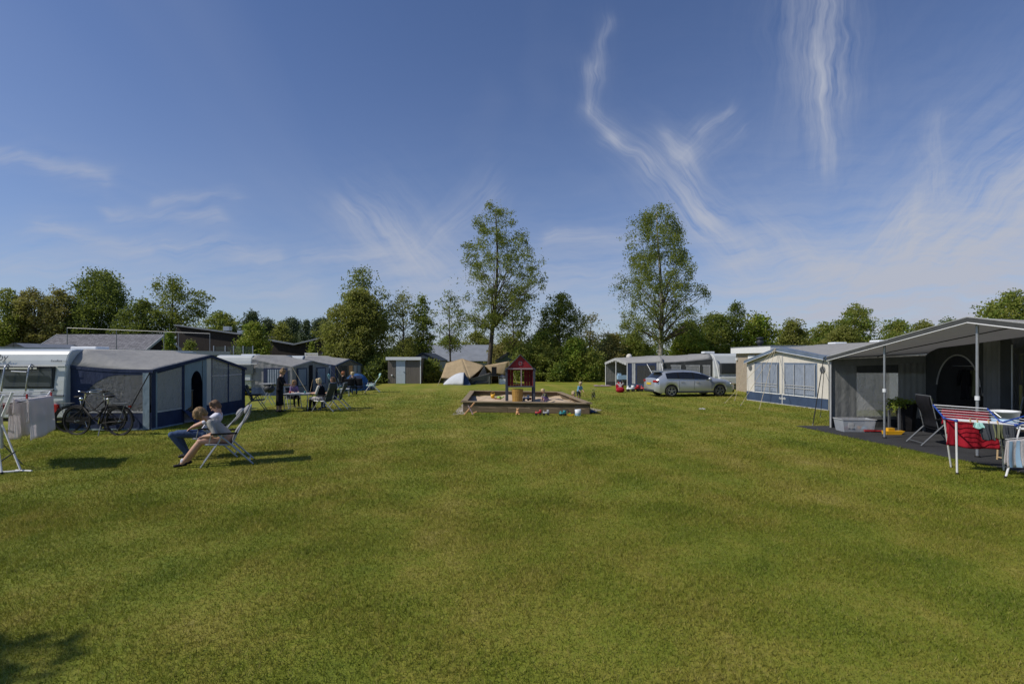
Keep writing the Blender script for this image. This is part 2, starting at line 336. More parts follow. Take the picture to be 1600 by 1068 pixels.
def brick_mat(name, c1, c2, mortar, scale):
    m = bpy.data.materials.new(name); m.use_nodes = True; t = NT(m.node_tree)
    out = t.n('ShaderNodeOutputMaterial'); b = t.n('ShaderNodeBsdfPrincipled'); t.l(b.outputs[0], out.inputs[0]); b.inputs['Roughness'].default_value = .85
    tc = t.n('ShaderNodeTexCoord'); sp = t.n('ShaderNodeSeparateXYZ'); t.l(tc.outputs['Object'], sp.inputs[0])
    br = t.n('ShaderNodeTexBrick'); t.l(t.comb(t.m('ADD', sp.outputs[0], sp.outputs[1]), sp.outputs[2], 0.0), br.inputs['Vector'])
    br.inputs['Color1'].default_value = (*c1, 1); br.inputs['Color2'].default_value = (*c2, 1); br.inputs['Mortar'].default_value = (*mortar, 1)
    br.inputs['Scale'].default_value = scale; br.inputs['Mortar Size'].default_value = .02; br.inputs['Brick Width'].default_value = .5; br.inputs['Row Height'].default_value = .18
    t.l(br.outputs['Color'], b.inputs['Base Color']); M[name] = m
brick_mat('brick', (.30, .24, .17), (.36, .29, .21), (.30, .28, .25), 2.2)
brick_mat('roof_tile', (.11, .11, .125), (.20, .20, .22), (.04, .04, .045), 1.5)
# ------------------------------------------------------------------ ground
tag(MB().add([(-700, -60, 0), (700, -60, 0), (700, 1200, 0), (-700, 1200, 0)], [(0, 1, 2, 3)]).build('lawn', 'lawn'), kind='structure')
SBOX = [Vector((-1.95, 20.6, 0)), Vector((3.0, 19.8, 0)), Vector((2.45, 26.6, 0)), Vector((-2.15, 27.6, 0))]
def sheet(name, poly, z, m, kind='structure'):
    return tag(MB().add([(p[0], p[1], z) for p in poly], [tuple(range(len(poly)))]).build(name, m), kind=kind)
sheet('paved_strip', [G(706, 648), G(727, 646.5), (-1.85, 20.6, 0), (-2.05, 24.0, 0), (-2.35, 24.2, 0)], .004, 'paver')
sheet('paved_strip', [(2.98, 19.8, 0), G(941, 640.5), (3.1, 23.6, 0), (2.7, 23.6, 0)], .004, 'paver')
tag(MB().prism([(9.05, 16.3), (9.25, 13.5), (9.55, 10.4), (9.7, 5.5), (16.5, 5.5), (16.5, 16.3)], lambda a, b, t: (a, b, t), .003, .016).build('ground_mat', 'mat_dark'),
    'dark woven ground mat under the charcoal awning and its canopy', 'mat')

def blades(name, y0, y1, dens, h, wd, seed, xk=1.12):
    rg = np.random.default_rng(seed)
    n = int(xk * (y1 * y1 - y0 * y0) * dens)
    Y = np.sqrt(rg.uniform(y0 * y0, y1 * y1, n)); X = rg.uniform(-xk, xk, n) * Y
    edge = np.interp(Y, [5.5, 10.4, 13.5, 16.3], [9.72, 9.57, 9.27, 9.07])
    ok = ~((X > edge) & (Y < 16.3)) & ~((X < -10.8) & (Y > 15.3)) & ~((Y > 20.56 - (X + 1.95) * .1616) & (Y < 27.6) & (X > -2.15) & (X < 3.02))
    fd = .22 * y1; ok &= rg.uniform(0, 1, n) < np.clip((y1 - Y) / fd, 0, 1) * np.clip((Y - y0) / max(.2 * y0, .01), 0, 1)
    X, Y = X[ok], Y[ok]; n = len(X)
    # patchy height: tufts
    tuft = .75 + .35 * np.sin(X * 2.1 + np.sin(Y * 1.7) * 1.3) * np.sin(Y * 2.6 + np.cos(X * 1.3)) + .25 * rg.standard_normal(n)
    H = h * np.clip(tuft, .35, 1.7); a = rg.uniform(0, 2 * np.pi, n); ln = rg.uniform(.2, 1.1, n) * H
    la = rg.uniform(0, 2 * np.pi, n)
    wx, wy = np.cos(a) * wd / 2, np.sin(a) * wd / 2
    V = np.empty((n, 3, 3), np.float32)
    V[:, 0] = np.stack([X - wx, Y - wy, np.zeros(n)], 1); V[:, 1] = np.stack([X + wx, Y + wy, np.zeros(n)], 1)
    V[:, 2] = np.stack([X + np.cos(la) * ln, Y + np.sin(la) * ln, H], 1)
    return raw_mesh(name, V.reshape(-1, 3), 3, 'blades')
def raw_mesh(name, V, k, m, parent=None):
    """many separate k-gons from an (n*k,3) array"""
    n = len(V) // k; me = bpy.data.meshes.new(name)
    me.vertices.add(n * k); me.vertices.foreach_set('co', np.ascontiguousarray(V, np.float32).ravel())
    me.loops.add(n * k); me.loops.foreach_set('vertex_index', np.arange(n * k, dtype=np.int32))
    me.polygons.add(n); me.polygons.foreach_set('loop_start', np.arange(0, n * k, k, dtype=np.int32))
    me.update(calc_edges=True); me.materials.append(M[m] if isinstance(m, str) else m)
    o = bpy.data.objects.new(name, me); COL.objects.link(o)
    if parent: o.parent = parent
    return o
def grass_all():
    parts = [blades('a', 1.9, 8.2, 4900, .036, .0062, 1), blades('b', 6.2, 14, 2100, .042, .010, 2), blades('c', 10.6, 24, 560, .045, .017, 3), blades('d', 18.5, 36, 150, .05, .03, 4)]
    V = []
    for o in parts:
        a = np.empty(len(o.data.vertices) * 3, np.float32); o.data.vertices.foreach_get('co', a); V.append(a.reshape(-1, 3))
        me = o.data; bpy.data.objects.remove(o); bpy.data.meshes.remove(me)
    g = raw_mesh('grass', np.concatenate(V), 3, 'blades'); tag(g, 'short mown grass blades over the whole lawn', 'grass', kind='stuff')
grass_all()

# ------------------------------------------------------------------ trees
def tree(name, label, px, Y, ytop, half_px, prof, leafm, seed, clumps=70, per=70, cr=.8, ls=.17, droop=0.0, trunk_r=.16, barkm='bark', lean_px=0.0, crown_low=None, group=None, limbs=True, ybase=None, cat='tree', loc=None, height=None, half=None, stems=1, fill=.5):
    """prof: list of (t, r) crown radius against height fraction; crown is many small leaf faces set in clumps on limbs"""
    rg = np.random.default_rng(seed); rr = random.Random(seed)
    if loc is None: loc = ((px - 800) / F * Y, Y, 0)
    ls *= 1.10; per = int(per * 1.22)
    H = height or (CH + (HY - ytop) / F * Y); hw = half or half_px / F * Y
    lean = lean_px / F * Y
    root = thing(name, label, cat, loc, 0, group)
    ts = [p[0] for p in prof]; rs = [p[1] for p in prof]
    t0, t1 = ts[0], ts[-1]
    def axis(t): return Vector((lean * t + .06 * hw * math.sin(t * 5 + seed) - .06 * hw * math.sin(seed), .06 * hw * math.sin(t * 4 + seed * 2), H * t))
    C = []; tries = 0
    ph = rg.uniform(0, 6.28, 6)
    while len(C) < clumps and tries < clumps * 30:
        tries += 1
        t = rr.uniform(t0, t1); rad = float(np.interp(t, ts, rs)) * hw
        if rr.random() > (rad / hw) ** 1.0 + .12: continue
        a = rr.uniform(0, 6.283); lob = 1 + .22 * math.sin(a * 2 + ph[0] + t * 5) + .17 * math.sin(a * 3 + ph[1] - t * 9)
        q = rad * lob * math.sqrt(rr.uniform(.06, 1.0))
        g = math.sin(a * 2 + t * 11 + ph[2]) * math.sin(t * 17 + a + ph[3])
        if g < -.55: continue
        c = axis(t) + Vector((math.cos(a) * q, math.sin(a) * q, 0)); C.append((c, t, q, rad))
    tm = MB()
    for k in range(stems):
        off = Vector((rr.uniform(-.3, .3), rr.uniform(-.3, .3), 0)) * (stems > 1)
        sp = Vector((rr.uniform(-.35, .35) * hw, rr.uniform(-.3, .3) * hw, 0)) * (stems > 1)
        pts = [axis(t * .96) + off + sp * t for t in [i / 9 for i in range(10)]]
        pts[0].z = -.05
        tm.tube(pts, [trunk_r * (1.25 if i == 0 else 1) * (1 - .9 * (i / 9) ** 1.1) + .012 for i in range(10)], 7)
    lm = MB()
    if limbs:
        for c, t, q, rad in sorted(C, key=lambda k: -k[2])[:46]:
            tb = max(t0 * .97, t - .75 * q / H - rr.uniform(.0, .05), .05)
            b = axis(tb); mid = b.lerp(c, .5) + Vector((rr.uniform(-.12, .12), rr.uniform(-.12, .12), .12)) * (c - b).length * .5
            r0 = min(trunk_r * .34 * (1.15 - tb), .015 + .013 * (c - b).length)
            lm.tube([b, b.lerp(mid, .5) + Vector((rr.uniform(-.1, .1), rr.uniform(-.1, .1), .05)) * (c - b).length * .3, mid, c], [r0, r0 * .75, r0 * .5, r0 * .2], 4, cap=False)
    tm.build('trunk', barkm, root, smooth=True)
    if limbs: lm.build('branches', 'bark', root, smooth=True)
    out = []
    for c, t, q, rad in C:
        n = max(8, int(per * rr.uniform(.55, 1.4))); s = cr * rr.uniform(.7, 1.35)
        P = rg.standard_normal((n, 3)); P /= np.maximum(np.linalg.norm(P, axis=1, keepdims=True), 1e-6)
        P *= (rg.uniform(.02, 1, (n, 1)) ** .5) * np.array([s, s, s * .8])
        if droop > 0:
            h = int(n * min(.6, .25 + .2 * droop)); ns = max(4, h // 7); st = rg.integers(0, ns, h); sx = rg.standard_normal((ns, 2)) * s * .5
            P[:h, :2] = sx[st] + rg.standard_normal((h, 2)) * .10; P[:h, 2] = .3 * s - rg.uniform(0, 1, h) ** .8 * droop * s * (.5 + .8 * (st % 3) / 2)
        P += np.array(c)
        out.append(P)
    nfill = int(fill * clumps * per)
    if nfill:
        t = rg.uniform(t0, t1, nfill * 2); rad = np.interp(t, ts, rs) * hw; k = rg.uniform(0, hw, nfill * 2) < rad; t, rad = t[k], rad[k]
        a = rg.uniform(0, 6.283, len(t)); lob = 1 + .22 * np.sin(a * 2 + ph[0] + t * 5) + .17 * np.sin(a * 3 + ph[1] - t * 9)
        q = rad * lob * np.sqrt(rg.uniform(0, 1, len(t))) * .97; ax = np.array([axis(v) for v in t])
        g = np.sin(a * 2 + t * 11 + ph[2]) * np.sin(t * 17 + a + ph[3]); k = g > -.6
        out.append((ax + np.stack([np.cos(a) * q, np.sin(a) * q, np.zeros(len(t))], 1) + rg.standard_normal((len(t), 3)) * .15)[k])
    P = np.concatenate(out); P = P[P[:, 2] > .05]; n = len(P)
    sz = ls * rg.uniform(.6, 1.35, (n, 1))
    a = rg.standard_normal((n, 3)); a /= np.linalg.norm(a, axis=1, keepdims=True)
    b = rg.standard_normal((n, 3)); b -= a * (a * b).sum(1, keepdims=True); b /= np.linalg.norm(b, axis=1, keepdims=True)
    a *= sz * .5; b *= sz * .36
    V = np.stack([P - a, P + b, P + a, P - b], 1).reshape(-1, 3)
    raw_mesh('crown', V, 4, leafm, root)
    return root
OVAL = [(.22, .25), (.32, .75), (.48, 1), (.65, .92), (.82, .62), (.94, .3), (1, .08)]
ROUND = [(.12, .5), (.25, .85), (.45, 1), (.65, .95), (.82, .72), (.93, .42), (1, .15)]
BUSH = [(.02, .8), (.2, 1), (.5, .95), (.75, .7), (.92, .4), (1, .12)]
CONE = [(.08, .9), (.2, 1), (.45, .72), (.7, .42), (.9, .18), (1, .04)]
PINE = [(.45, .3), (.55, .8), (.7, 1), (.85, .85), (.95, .5), (1, .2)]
HI = [(.3, .25), (.42, .7), (.56, .98), (.68, 1), (.8, .8), (.9, .5), (1, .12)]
BIRCH1 = [(.29, .35), (.36, .72), (.46, .85), (.55, 1.0), (.62, .9), (.72, .95), (.8, .6), (.9, .42), (1, .12)]
BIRCH2 = [(.22, .4), (.30, .88), (.42, 1), (.52, .98), (.64, .86), (.76, .80), (.86, .66), (.95, .42), (1, .18)]
tree('birch_tree', 'tall airy tree with a bare grey trunk rising behind the beige tent', 764, 50, 315, 77, BIRCH1, 'leaf_birch', 11, 230, 95, .58, .125, 1.3, .24, 'bark', lean_px=6, fill=.05)
tree('birch_tree', 'tall birch with a white trunk rising behind the grey porch tent', 1028, 50, 320, 72, BIRCH2, 'leaf_birch', 12, 290, 105, .58, .125, 1.9, .27, 'bark_pale', lean_px=0, fill=.10)
tree('deciduous_tree', 'small dark crooked tree just right of the tall grey-trunked tree', 800, 54, 455, 36, HI, 'leaf_birch', 13, 60, 50, .8, .17, .6, .11, 'bark', lean_px=5, fill=.1)
tree('birch_tree', 'dark drooping birch in the middle of the far hedge', 877, 53, 460, 33, [(.2, .9), (.4, 1), (.6, .85), (.75, .95), (.9, .7), (1, .25)], 'leaf_birch', 14, 130, 85, .6, .15, 1.6, .17, 'bark_pale', fill=.2)
tree('deciduous_tree', 'thin brownish round tree right of the dark drooping birch', 924, 57, 493, 26, ROUND, 'leaf_brown', 15, 60, 40, .7, .15, .4, .13, fill=.05)
tree('willow_tree', 'broad dense olive-green tree growing beside the brown shed', 558, 47.5, 456, 47, [(.02, .85), (.15, 1), (.4, 1), (.6, .92), (.78, .7), (.9, .42), (1, .14)], 'leaf_olive', 16, 260, 95, .75, .17, .7, .25)
tree('poplar_tree', 'ragged tall tree showing above the dense olive-green tree', 563, 57, 420, 40, [(.35, .9), (.6, 1), (.75, .85), (.88, .55), (1, .2)], 'leaf_birch', 17, 90, 60, .8, .18, .9, .2, fill=.12)
tree('deciduous_tree', 'brownish-green airy tree right behind the brown shed', 627, 58, 457, 32, ROUND, 'leaf_olive', 18, 90, 55, .8, .16, .3, .13, 'bark', fill=.15)
tree('deciduous_tree', 'narrow green tree between the shed and the white-walled building', 661, 58, 462, 16, ROUND, 'leaf_mid', 19, 60, 60, .6, .17, .3, .12)
tree('deciduous_tree', 'thin sparse pale-trunked tree left of the tall grey-trunked tree', 703, 54, 455, 30, HI, 'leaf_birch', 20, 60, 42, .75, .15, .6, .10, 'bark', lean_px=4, fill=.05)
tree('birch_tree', 'large rounded birch above the tiled roof', 156, 72, 424, 42, [(.05, .9), (.3, 1), (.55, .95), (.75, .95), (.9, .7), (1, .3)], 'leaf_dark', 21, 190, 95, 1.1, .22, 1.2, .3)
tree('deciduous_tree', 'open-crowned tree left of the black timber building with the sloping roof', 268, 72, 428, 46, HI, 'leaf_birch', 22, 110, 70, 1.0, .21, .3, .25, 'bark', fill=.1)
tree('deciduous_tree', 'low dark tree between the large birch and the open-crowned tree', 222, 70, 470, 32, ROUND, 'leaf_dark', 23, 90, 80, 1.0, .22, .3, .2)
for i, (px, yt, hw, lm, lb) in enumerate([(8, 452, 30, 'leaf_mid', 'green tree at the left border of the far tree line'), (52, 450, 32, 'leaf_brown', 'brownish spring tree behind the tiled roof'),
        (96, 455, 26, 'leaf_brown', 'thin brown-leaved tree next to the large rounded birch'), (345, 486, 32, 'leaf_mid', 'light green tree above the black timber building'), (30, 490, 40, 'leaf_dark', 'dark lower tree in front of the brownish spring tree')]):
    tree('deciduous_tree', lb, px, 68 + i, yt, hw, ROUND, lm, 30 + i, 95, 75, 1.0, .22, .2, .2)
for i, (px, yt, hw, lb) in enumerate([(392, 489, 13, 'dark pine left of the butterfly-roofed timber building'), (455, 498, 20, 'broad dark pine above the butterfly-roofed timber building'), (503, 498, 22, 'dark pine beside the dense olive-green tree'), (418, 500, 14, 'short dark pine next to the bright green maple')]):
    tree('pine_tree', lb, px, 92 + i, yt, hw, PINE, 'leaf_pine', 40 + i, 60, 80, 1.0, .24, 0, .25)
tree('spruce_tree', 'pointed dark spruce between two pines', 480, 90, 502, 16, CONE, 'leaf_pine', 45, 90, 60, .8, .24, .6, .2)
tree('maple_tree', 'bright green young maple in front of the timber buildings', 396, 52, 503, 24, ROUND, 'leaf_bright', 46, 80, 70, .6, .17, .2, .12)
tree('deciduous_tree', 'olive bushy tree at the corner of the butterfly-roofed building', 440, 62, 506, 26, BUSH, 'leaf_olive', 47, 80, 70, .7, .18, .2, .12)
tree('cypress_shrub', 'slim upright bright shrub inside the ball court frame', 264, 48, 518, 6.5, [(.02, .8), (.4, 1), (.8, .7), (1, .2)], 'leaf_bright', 48, 40, 60, .35, .14, 0, .06, cat='shrub')
tree('shrub', 'small round shrub before the black timber building', 296, 48, 531, 11, BUSH, 'leaf_mid', 49, 40, 60, .4, .14, 0, .06, cat='shrub')
tree('cypress_shrub', 'small upright shrub standing in the pale planter frame', 487, 50, 535, 4, [(.3, .8), (.6, 1), (.9, .6), (1, .2)], 'leaf_bright', 50, 25, 60, .25, .12, 0, .05, cat='shrub')
hed = [(818, 540, 24, 49, 'leaf_mid', 'green shrub behind the red playhouse'), (846, 520, 22, 49.5, 'leaf_mid', 'green shrub left of the dark drooping birch'), (872, 545, 20, 48, 'leaf_mid', 'green shrub at the foot of the dark drooping birch'), (898, 530, 24, 48.5, 'leaf_bright', 'light green shrub in the middle of the far hedge'),
       (925, 545, 22, 48, 'leaf_mid', 'low green shrub at the end of the far hedge'), (958, 524, 22, 53, 'leaf_brown', 'pinkish-brown leaved tree left of the porch tent'), (990, 522, 28, 54, 'leaf_mid', 'green leafy tree behind the porch tent'),
       (1072, 502, 34, 56, 'leaf_bright', 'bright green tree right of the white birch trunk'), (1118, 490, 32, 58, 'leaf_mid', 'green tree behind the white caravan roof'), (1184, 493, 36, 56, 'leaf_bright', 'bright green tree behind the flat-roofed brick hut'),
       (1240, 503, 30, 64, 'leaf_olive', 'thin olive tree behind the cream awning peak'), (1340, 476, 42, 66, 'leaf_mid', 'large domed green tree above the right-hand caravans'), (1288, 505, 40, 68, 'leaf_mid', 'green tree left of the large domed tree'),
       (1400, 502, 34, 70, 'leaf_mid', 'green tree right of the large domed tree'), (1445, 503, 30, 72, 'leaf_olive', 'olive tree above the charcoal canopy slope'), (1482, 500, 26, 70, 'leaf_dark', 'dark tree just left of the canopy peak'), (1318, 512, 26, 60, 'leaf_olive', 'yellowish low tree in front of the large domed tree'),
       (670, 562, 22, 46.5, 'leaf_mid', 'low shrub between shed and beige tent'), (590, 560, 22, 45.5, 'leaf_dark', 'dark shrub against the left wall of the shed'), (700, 528, 30, 78, 'leaf_bright', 'light green tree behind the white-walled building'), (745, 520, 32, 80, 'leaf_olive', 'olive tree behind the tall grey trunk'),
       (640, 528, 30, 78, 'leaf_olive', 'olive tree behind the shed roof'), (800, 530, 34, 60, 'leaf_brown', 'brown tree behind the red playhouse roof'), (530, 545, 26, 46, 'leaf_olive', 'olive shrub behind the blue awning')]
for i, (px, yt, hw, Y, lm, lb) in enumerate(hed):
    small = yt > 535
    tree('shrub' if small else 'deciduous_tree', lb, px, Y, yt, hw, BUSH, lm, 60 + i, 70 if small else 120, 70, .5 if small else .75, .15 if Y < 55 else .2, .4, .09 if small else .15, cat='shrub' if small else 'tree')
tree('deciduous_tree', 'tall thin-topped dark tree above the car and caravan', 1150, 57, 472, 18, HI, 'leaf_dark', 95, 50, 50, .7, .17, .3, .1)
tree('deciduous_tree', 'tree peeping over the canopy at the right border', 1590, 42, 458, 48, HI, 'leaf_mid', 96, 90, 70, .8, .17, .2, .2)
# the tree beside the camera whose shade falls on the near grass at the left
tree('deciduous_tree', 'shade tree beside the lawn that darkens the near left grass', 0, 0, 0, 0, HI, 'leaf_mid', 97, 80, 90, .7, .16, .2, .18, loc=(-12.35, 0.0, 0), height=9.2, half=2.1)

def woods():
    rg = np.random.default_rng(5); n = 60000
    X = rg.uniform(-190, 190, n); base = 4.8 + 1.3 * np.sin(X * .11) + .9 * np.sin(X * .31 + 1) + .6 * np.sin(X * .83 + 2)
    Z = base * rg.uniform(0, 1, n) ** .7 + rg.standard_normal(n) * .25; Yv = 108 + rg.uniform(-3, 3, n) + np.abs(X) * -.12
    P = np.stack([X, Yv, np.maximum(Z, .05)], 1); a = rg.standard_normal((n, 3)); a /= np.linalg.norm(a, axis=1, keepdims=True)
    b = np.cross(a, rg.standard_normal((n, 3))); b /= np.linalg.norm(b, axis=1, keepdims=True)
    s = rg.uniform(.3, .7, (n, 1)); V = np.stack([P - a * s * .6, P + b * s * .5, P + a * s * .6, P - b * s * .5], 1).reshape(-1, 3)
    tag(raw_mesh('distant_woods', V, 4, 'leaf_dark'), 'far-off dark green woods along the horizon', 'woods', kind='stuff')
woods()
# ------------------------------------------------------------------ far buildings
def gable_house(name, label, p0, p1, depth, eave, ridge, wallm, roofm, over=.25):
    """ridge parallel to p0-p1"""
    p0, p1 = Vector(p0), Vector(p1); d = (p1 - p0).normalized(); n = Vector((-d.y, d.x, 0)); root = thing(name, label, 'building', p0)
    q0, q1 = p0 + n * depth, p1 + n * depth; up = Vector((0, 0, 1))
    w = MB(); m0, m1 = (p0 + q0) / 2, (p1 + q1) / 2
    for a, b in ((p0, p1), (q1, q0)): w.add([a, b, b + up * eave, a + up * eave], [(0, 1, 2, 3)])
    for a, m, b in ((p0, m0, q0), (p1, m1, q1)): w.add([a, b, b + up * eave, m + up * ridge, a + up * eave], [(0, 1, 2, 3, 4)])
    w.build('wall', wallm, root, world=True)
    for a0, a1, sg in ((p0, p1, -1), (q0, q1, 1)):
        e0 = a0 - d * over + n * (sg * over) + up * (eave - over * (ridge - eave) / (depth / 2)); e1 = a1 + d * over + n * (sg * over) + up * (eave - over * (ridge - eave) / (depth / 2))
        r0 = m0 - d * over + up * ridge; r1 = m1 + d * over + up * ridge
        MB().add([e0 + up * .04, e1 + up * .04, r1 + up * .04, r0 + up * .04], [(0, 1, 2, 3)]).build('roof', roofm, root, world=True, solid=.08)
    for a, m, b in ((p0 - d * (over + .03), m0 - d * (over + .03), q0 - d * (over + .03)), (p1 + d * (over + .03), m1 + d * (over + .03), q1 + d * (over + .03))):
        bm = MB()
        for e, sg in ((a, -1), (b, 1)):
            ee = e + n * (sg * over) + up * (eave - over * (ridge - eave) / (depth / 2)); bm.bar(ee, m + up * ridge, .05, .22)
        bm.build('bargeboard', 'house_white' if roofm == 'roof_tile' else 'dark_trim', root, world=True)
    return root
gable_house('tiled_house', 'house with a dark tiled roof behind the first caravan', ((52 - 800) / F * 48, 48, 0), ((218 - 800) / F * 48, 48, 0), 6, 2.7, 4.5, 'black_timber', 'roof_tile', .35)
gable_house('pale_hut', 'low pale hut with dark roof edges before the tiled house', ((52 - 800) / F * 34, 34, 0), ((56 - 800) / F * 34, 38, 0), 2.3, 2.6, 3.1, 'block_wall', 'slate_roof', .15)
gable_house('white_building', 'long white-walled building with a grey roof behind the shed', ((655 - 800) / F * 64, 64, 0), ((765 - 800) / F * 64, 64, 0), 8, 1.9, 3.9, 'house_white', 'slate_roof')
def end_gable(name, label, px0, px1, ybot, Y, ye, yr, wallm, roofm):
    a, b = Wp(px0, 560, Y), Wp(px1, 560, Y); a.z = b.z = 0
    ev = CH + (HY - ye) / F * Y; rd = CH + (HY - yr) / F * Y
    return gable_house(name, label, b, b + Vector((0, 7, 0)), (b - a).length, ev, rd, wallm, roofm, .15)
end_gable('gabled_hut', 'small white gable-ended hut with dark roof edge right of the shed', 640, 682, 0, 50, 563, 552, 'house_white', 'dark_trim')
end_gable('gabled_hut', 'grey-green gable-ended hut behind the red playhouse', 776, 812, 0, 54, 563, 551, 'green_mesh', 'slate_roof')
# black timber halls
def hall(label, prof, Y, depth):
    root = thing('timber_hall', label, 'building', ((prof[0][0] - 800) / F * Y, Y, 0))
    pts = [Wp(px, py, Y) for px, py in prof]; poly = [(p.x, p.z) for p in pts]; poly = [(poly[0][0], 0)] + poly + [(poly[-1][0], 0)]
    MB().prism(poly, lambda a, b, t: (a, Y + t, b), 0, depth).build('wall', 'black_timber', root, world=True)
    rf = MB()
    for a, b in zip(pts[:-1], pts[1:]): rf.bar(a + Vector((0, -.15, .08)), b + Vector((0, -.15, .08)), .5, .16)
    rf.build('roof_edge', 'slate_roof', root, world=True)
    return root
h1 = hall('black timber hall with a single sloping roof behind the ball court frame', [(276, 509), (378, 523)], 62, 14)
MB().box(Wp(352, 516, 62) + Vector((0, .5, .25)), (.7, .7, .5)).build('roof_vent', 'alu', h1, world=True); MB().box(Wp(374, 521, 62) + Vector((0, .5, .2)), (.7, .7, .4)).build('roof_vent', 'alu', h1, world=True)
h2 = hall('black timber hall with a butterfly roof behind the grey awning', [(421, 532), (461, 539), (512, 527)], 58, 12)
# long block running away
def block():
    a, b = Vector((-26.5, 25, 0)), Vector((-24.3, 43.6, 0)); d = (b - a).normalized(); n = Vector((-d.y, d.x, 0))
    root = thing('flat_roofed_block', 'long low grey block with a pale flat roof edge behind the caravans', 'building', a)
    MB().prism([(0, 0), (0, 2.45)], lambda s, z, t: a + d * t + n * s + Vector((0, 0, z)), 0, 1) if False else None
    L = (b - a).length; c = (a + b) / 2 + n * 2.5; rz = Matrix.Rotation(math.atan2(d.y, d.x), 3, 'Z')
    MB().box(c + Vector((0, 0, 1.22)), (L, 5, 2.44), rz).build('wall', 'block_wall', root, world=True)
    MB().box(c + Vector((0, 0, 2.6)), (L + .4, 5.4, .32), rz).build('roof', 'house_white', root, world=True)
    for i in range(5):
        p = a + d * (2 + i * 3.6) - n * .02; MB().box(p + Vector((0, 0, 1.5)), (1.2, .06, .9), rz).build('window', 'car_glass', root, world=True)
block()
def court():
    Y = 44; root = thing('ball_court_frame', 'thin tall metal frame of a ball court behind the caravans', 'fence', ((105 - 800) / F * Y, Y, 0))
    xs = [105, 182, 256, 279, 328]; top = lambda px: 512 + (px - 105) * 9 / 223
    for px in xs:
        p = Wp(px, top(px), Y); MB().tube([(p.x, Y, -.05), (p.x, Y, p.z)], .03, 6).build('post', 'pole_grey', root, world=True)
    MB().tube([Wp(105, 512, Y), Wp(328, 521, Y)], .025, 6).build('top_rail', 'pole_grey', root, world=True)
court()
def mesh_fence():
    Y = 46; root = thing('mesh_fence', 'low green mesh fence between first awning and bright maple', 'fence', ((333 - 800) / F * Y, Y, 0))
    for px in (334, 352, 365, 380, 395):
        p = Wp(px, 540, Y); MB().box((p.x, Y, p.z / 2), (.07, .07, p.z)).build('post', 'alu', root, world=True)
    w = MB(); a, b = Wp(334, 541, Y), Wp(395, 541, Y)
    for i in range(60):
        x = a.x + (b.x - a.x) * i / 59; w.box((x, Y + .03, a.z / 2), (.012, .012, a.z))
    for k in range(12): w.box(((a.x + b.x) / 2, Y + .03, .2 + a.z * k / 12.5), (b.x - a.x, .012, .012))
    w.build('wire_mesh', 'green_mesh', root, world=True)
mesh_fence()
def planter():
    Y = 50; root = thing('plant_stand', 'pale square planter frame holding a small upright shrub', 'planter', ((490 - 800) / F * Y, Y, 0))
    p0, p1 = Wp(481, 551, Y), Wp(500, 551, Y); c = (p0 + p1) / 2; w = p1.x - p0.x
    for sx in (-1, 1):
        for sy in (-1, 1): MB().box((c.x + sx * w / 2, Y + sy * w / 2, c.z / 2), (.07, .07, c.z)).build('leg', 'white_trim', root, world=True)
    for k in range(3):
        MB().box((c.x, Y - w / 2 - .05, c.z - .08 - k * .2), (w + .1, .03, .12)).build('slat', 'white_trim', root, world=True)
    MB().box((c.x, Y, c.z - .35), (w * .9, w * .9, .5)).build('tray', 'paver', root, world=True)
planter()
# ------------------------------------------------------------------ shed
def shed():
    Y = 44; x0, x1 = (605 - 800) / F * Y, (657.5 - 800) / F * Y; w = x1 - x0
    root = thing('garden_shed', 'brown-grey timber shed with a white door and flat white roof edge', 'shed', (x0, Y, 0))
    MB().box((w / 2, 1.2, 1.1), (w - .12, 2.4, 2.2)).build('wall', 'shed_wall', root)
    n = 17
    for i in range(n):
        x = .08 + (w - .16) * (i + .5) / n
        if .72 < x < 1.6: continue
        MB().box((x, -.012, 1.05), ((w - .16) / n - .012, .024, 2.1)).build('plank', 'shed_wall', root)
    d = MB().box((1.16, -.02, 1.0), (.78, .05, 1.98)).build('door', 'shed_door', root); MB().box((1.46, -.06, 1.0), (.1, .05, .03)).build('handle', 'chrome', d)
    MB().box((1.16, -.012, 2.02), (.9, .06, .07)).build('door_frame', 'white_trim', root)
    MB().box((w / 2, 1.2, 2.22), (w + .12, 2.8, .10)).build('roof', 'slate_roof', root); MB().box((w / 2, -.22, 2.16), (w + .14, .04, .26)).build('fascia', 'white_trim', root)
    MB().box((w - .02, -.03, 1.02), (.07, .07, 2.04)).build('corner_post', 'white_trim', root)
    lm = MB().lathe([(.0, 0), (.07, 0), (.07, .06), (.0, .09)], (.42, -.03, .72), 12, Matrix.Rotation(R(90), 3, 'X')).build('wall_tap', 'white_plastic', root)
shed()
# ------------------------------------------------------------------ brick hut with flue
def hut():
    root = thing('brick_hut', 'flat-roofed beige brick hut with a white roof edge beside the car', 'building', (15.05, 29.6, 0))
    MB().box((1.15, 2.4, 1.25), (2.3, 4.8, 2.5)).build('wall', 'brick', root)
    MB().box((1.15, 2.4, 2.68), (2.8, 5.3, .40)).build('roof_fascia', 'white_trim', root, bevel=.01)
    MB().box((1.15, 2.4, 2.895), (2.86, 5.36, .03)).build('roof_edge', 'alu', root)
    MB().box((-.03, 2.5, 2.15), (.06, .9, .42)).build('sign_board', 'white_trim', root)
    MB().box((-.06, 4.55, 2.12), (.1, .16, .14)).build('lamp', 'white_plastic', root)
    MB().lathe([(.12, 2.85), (.12, 3.05), (.2, 3.07), (.2, 3.25), (.13, 3.27), (.13, 3.36), (.21, 3.38), (.21, 3.44), (0, 3.48)], (.25, 2.0, 0), 14).build('flue', 'dark_trim', root, smooth=True)
hut()
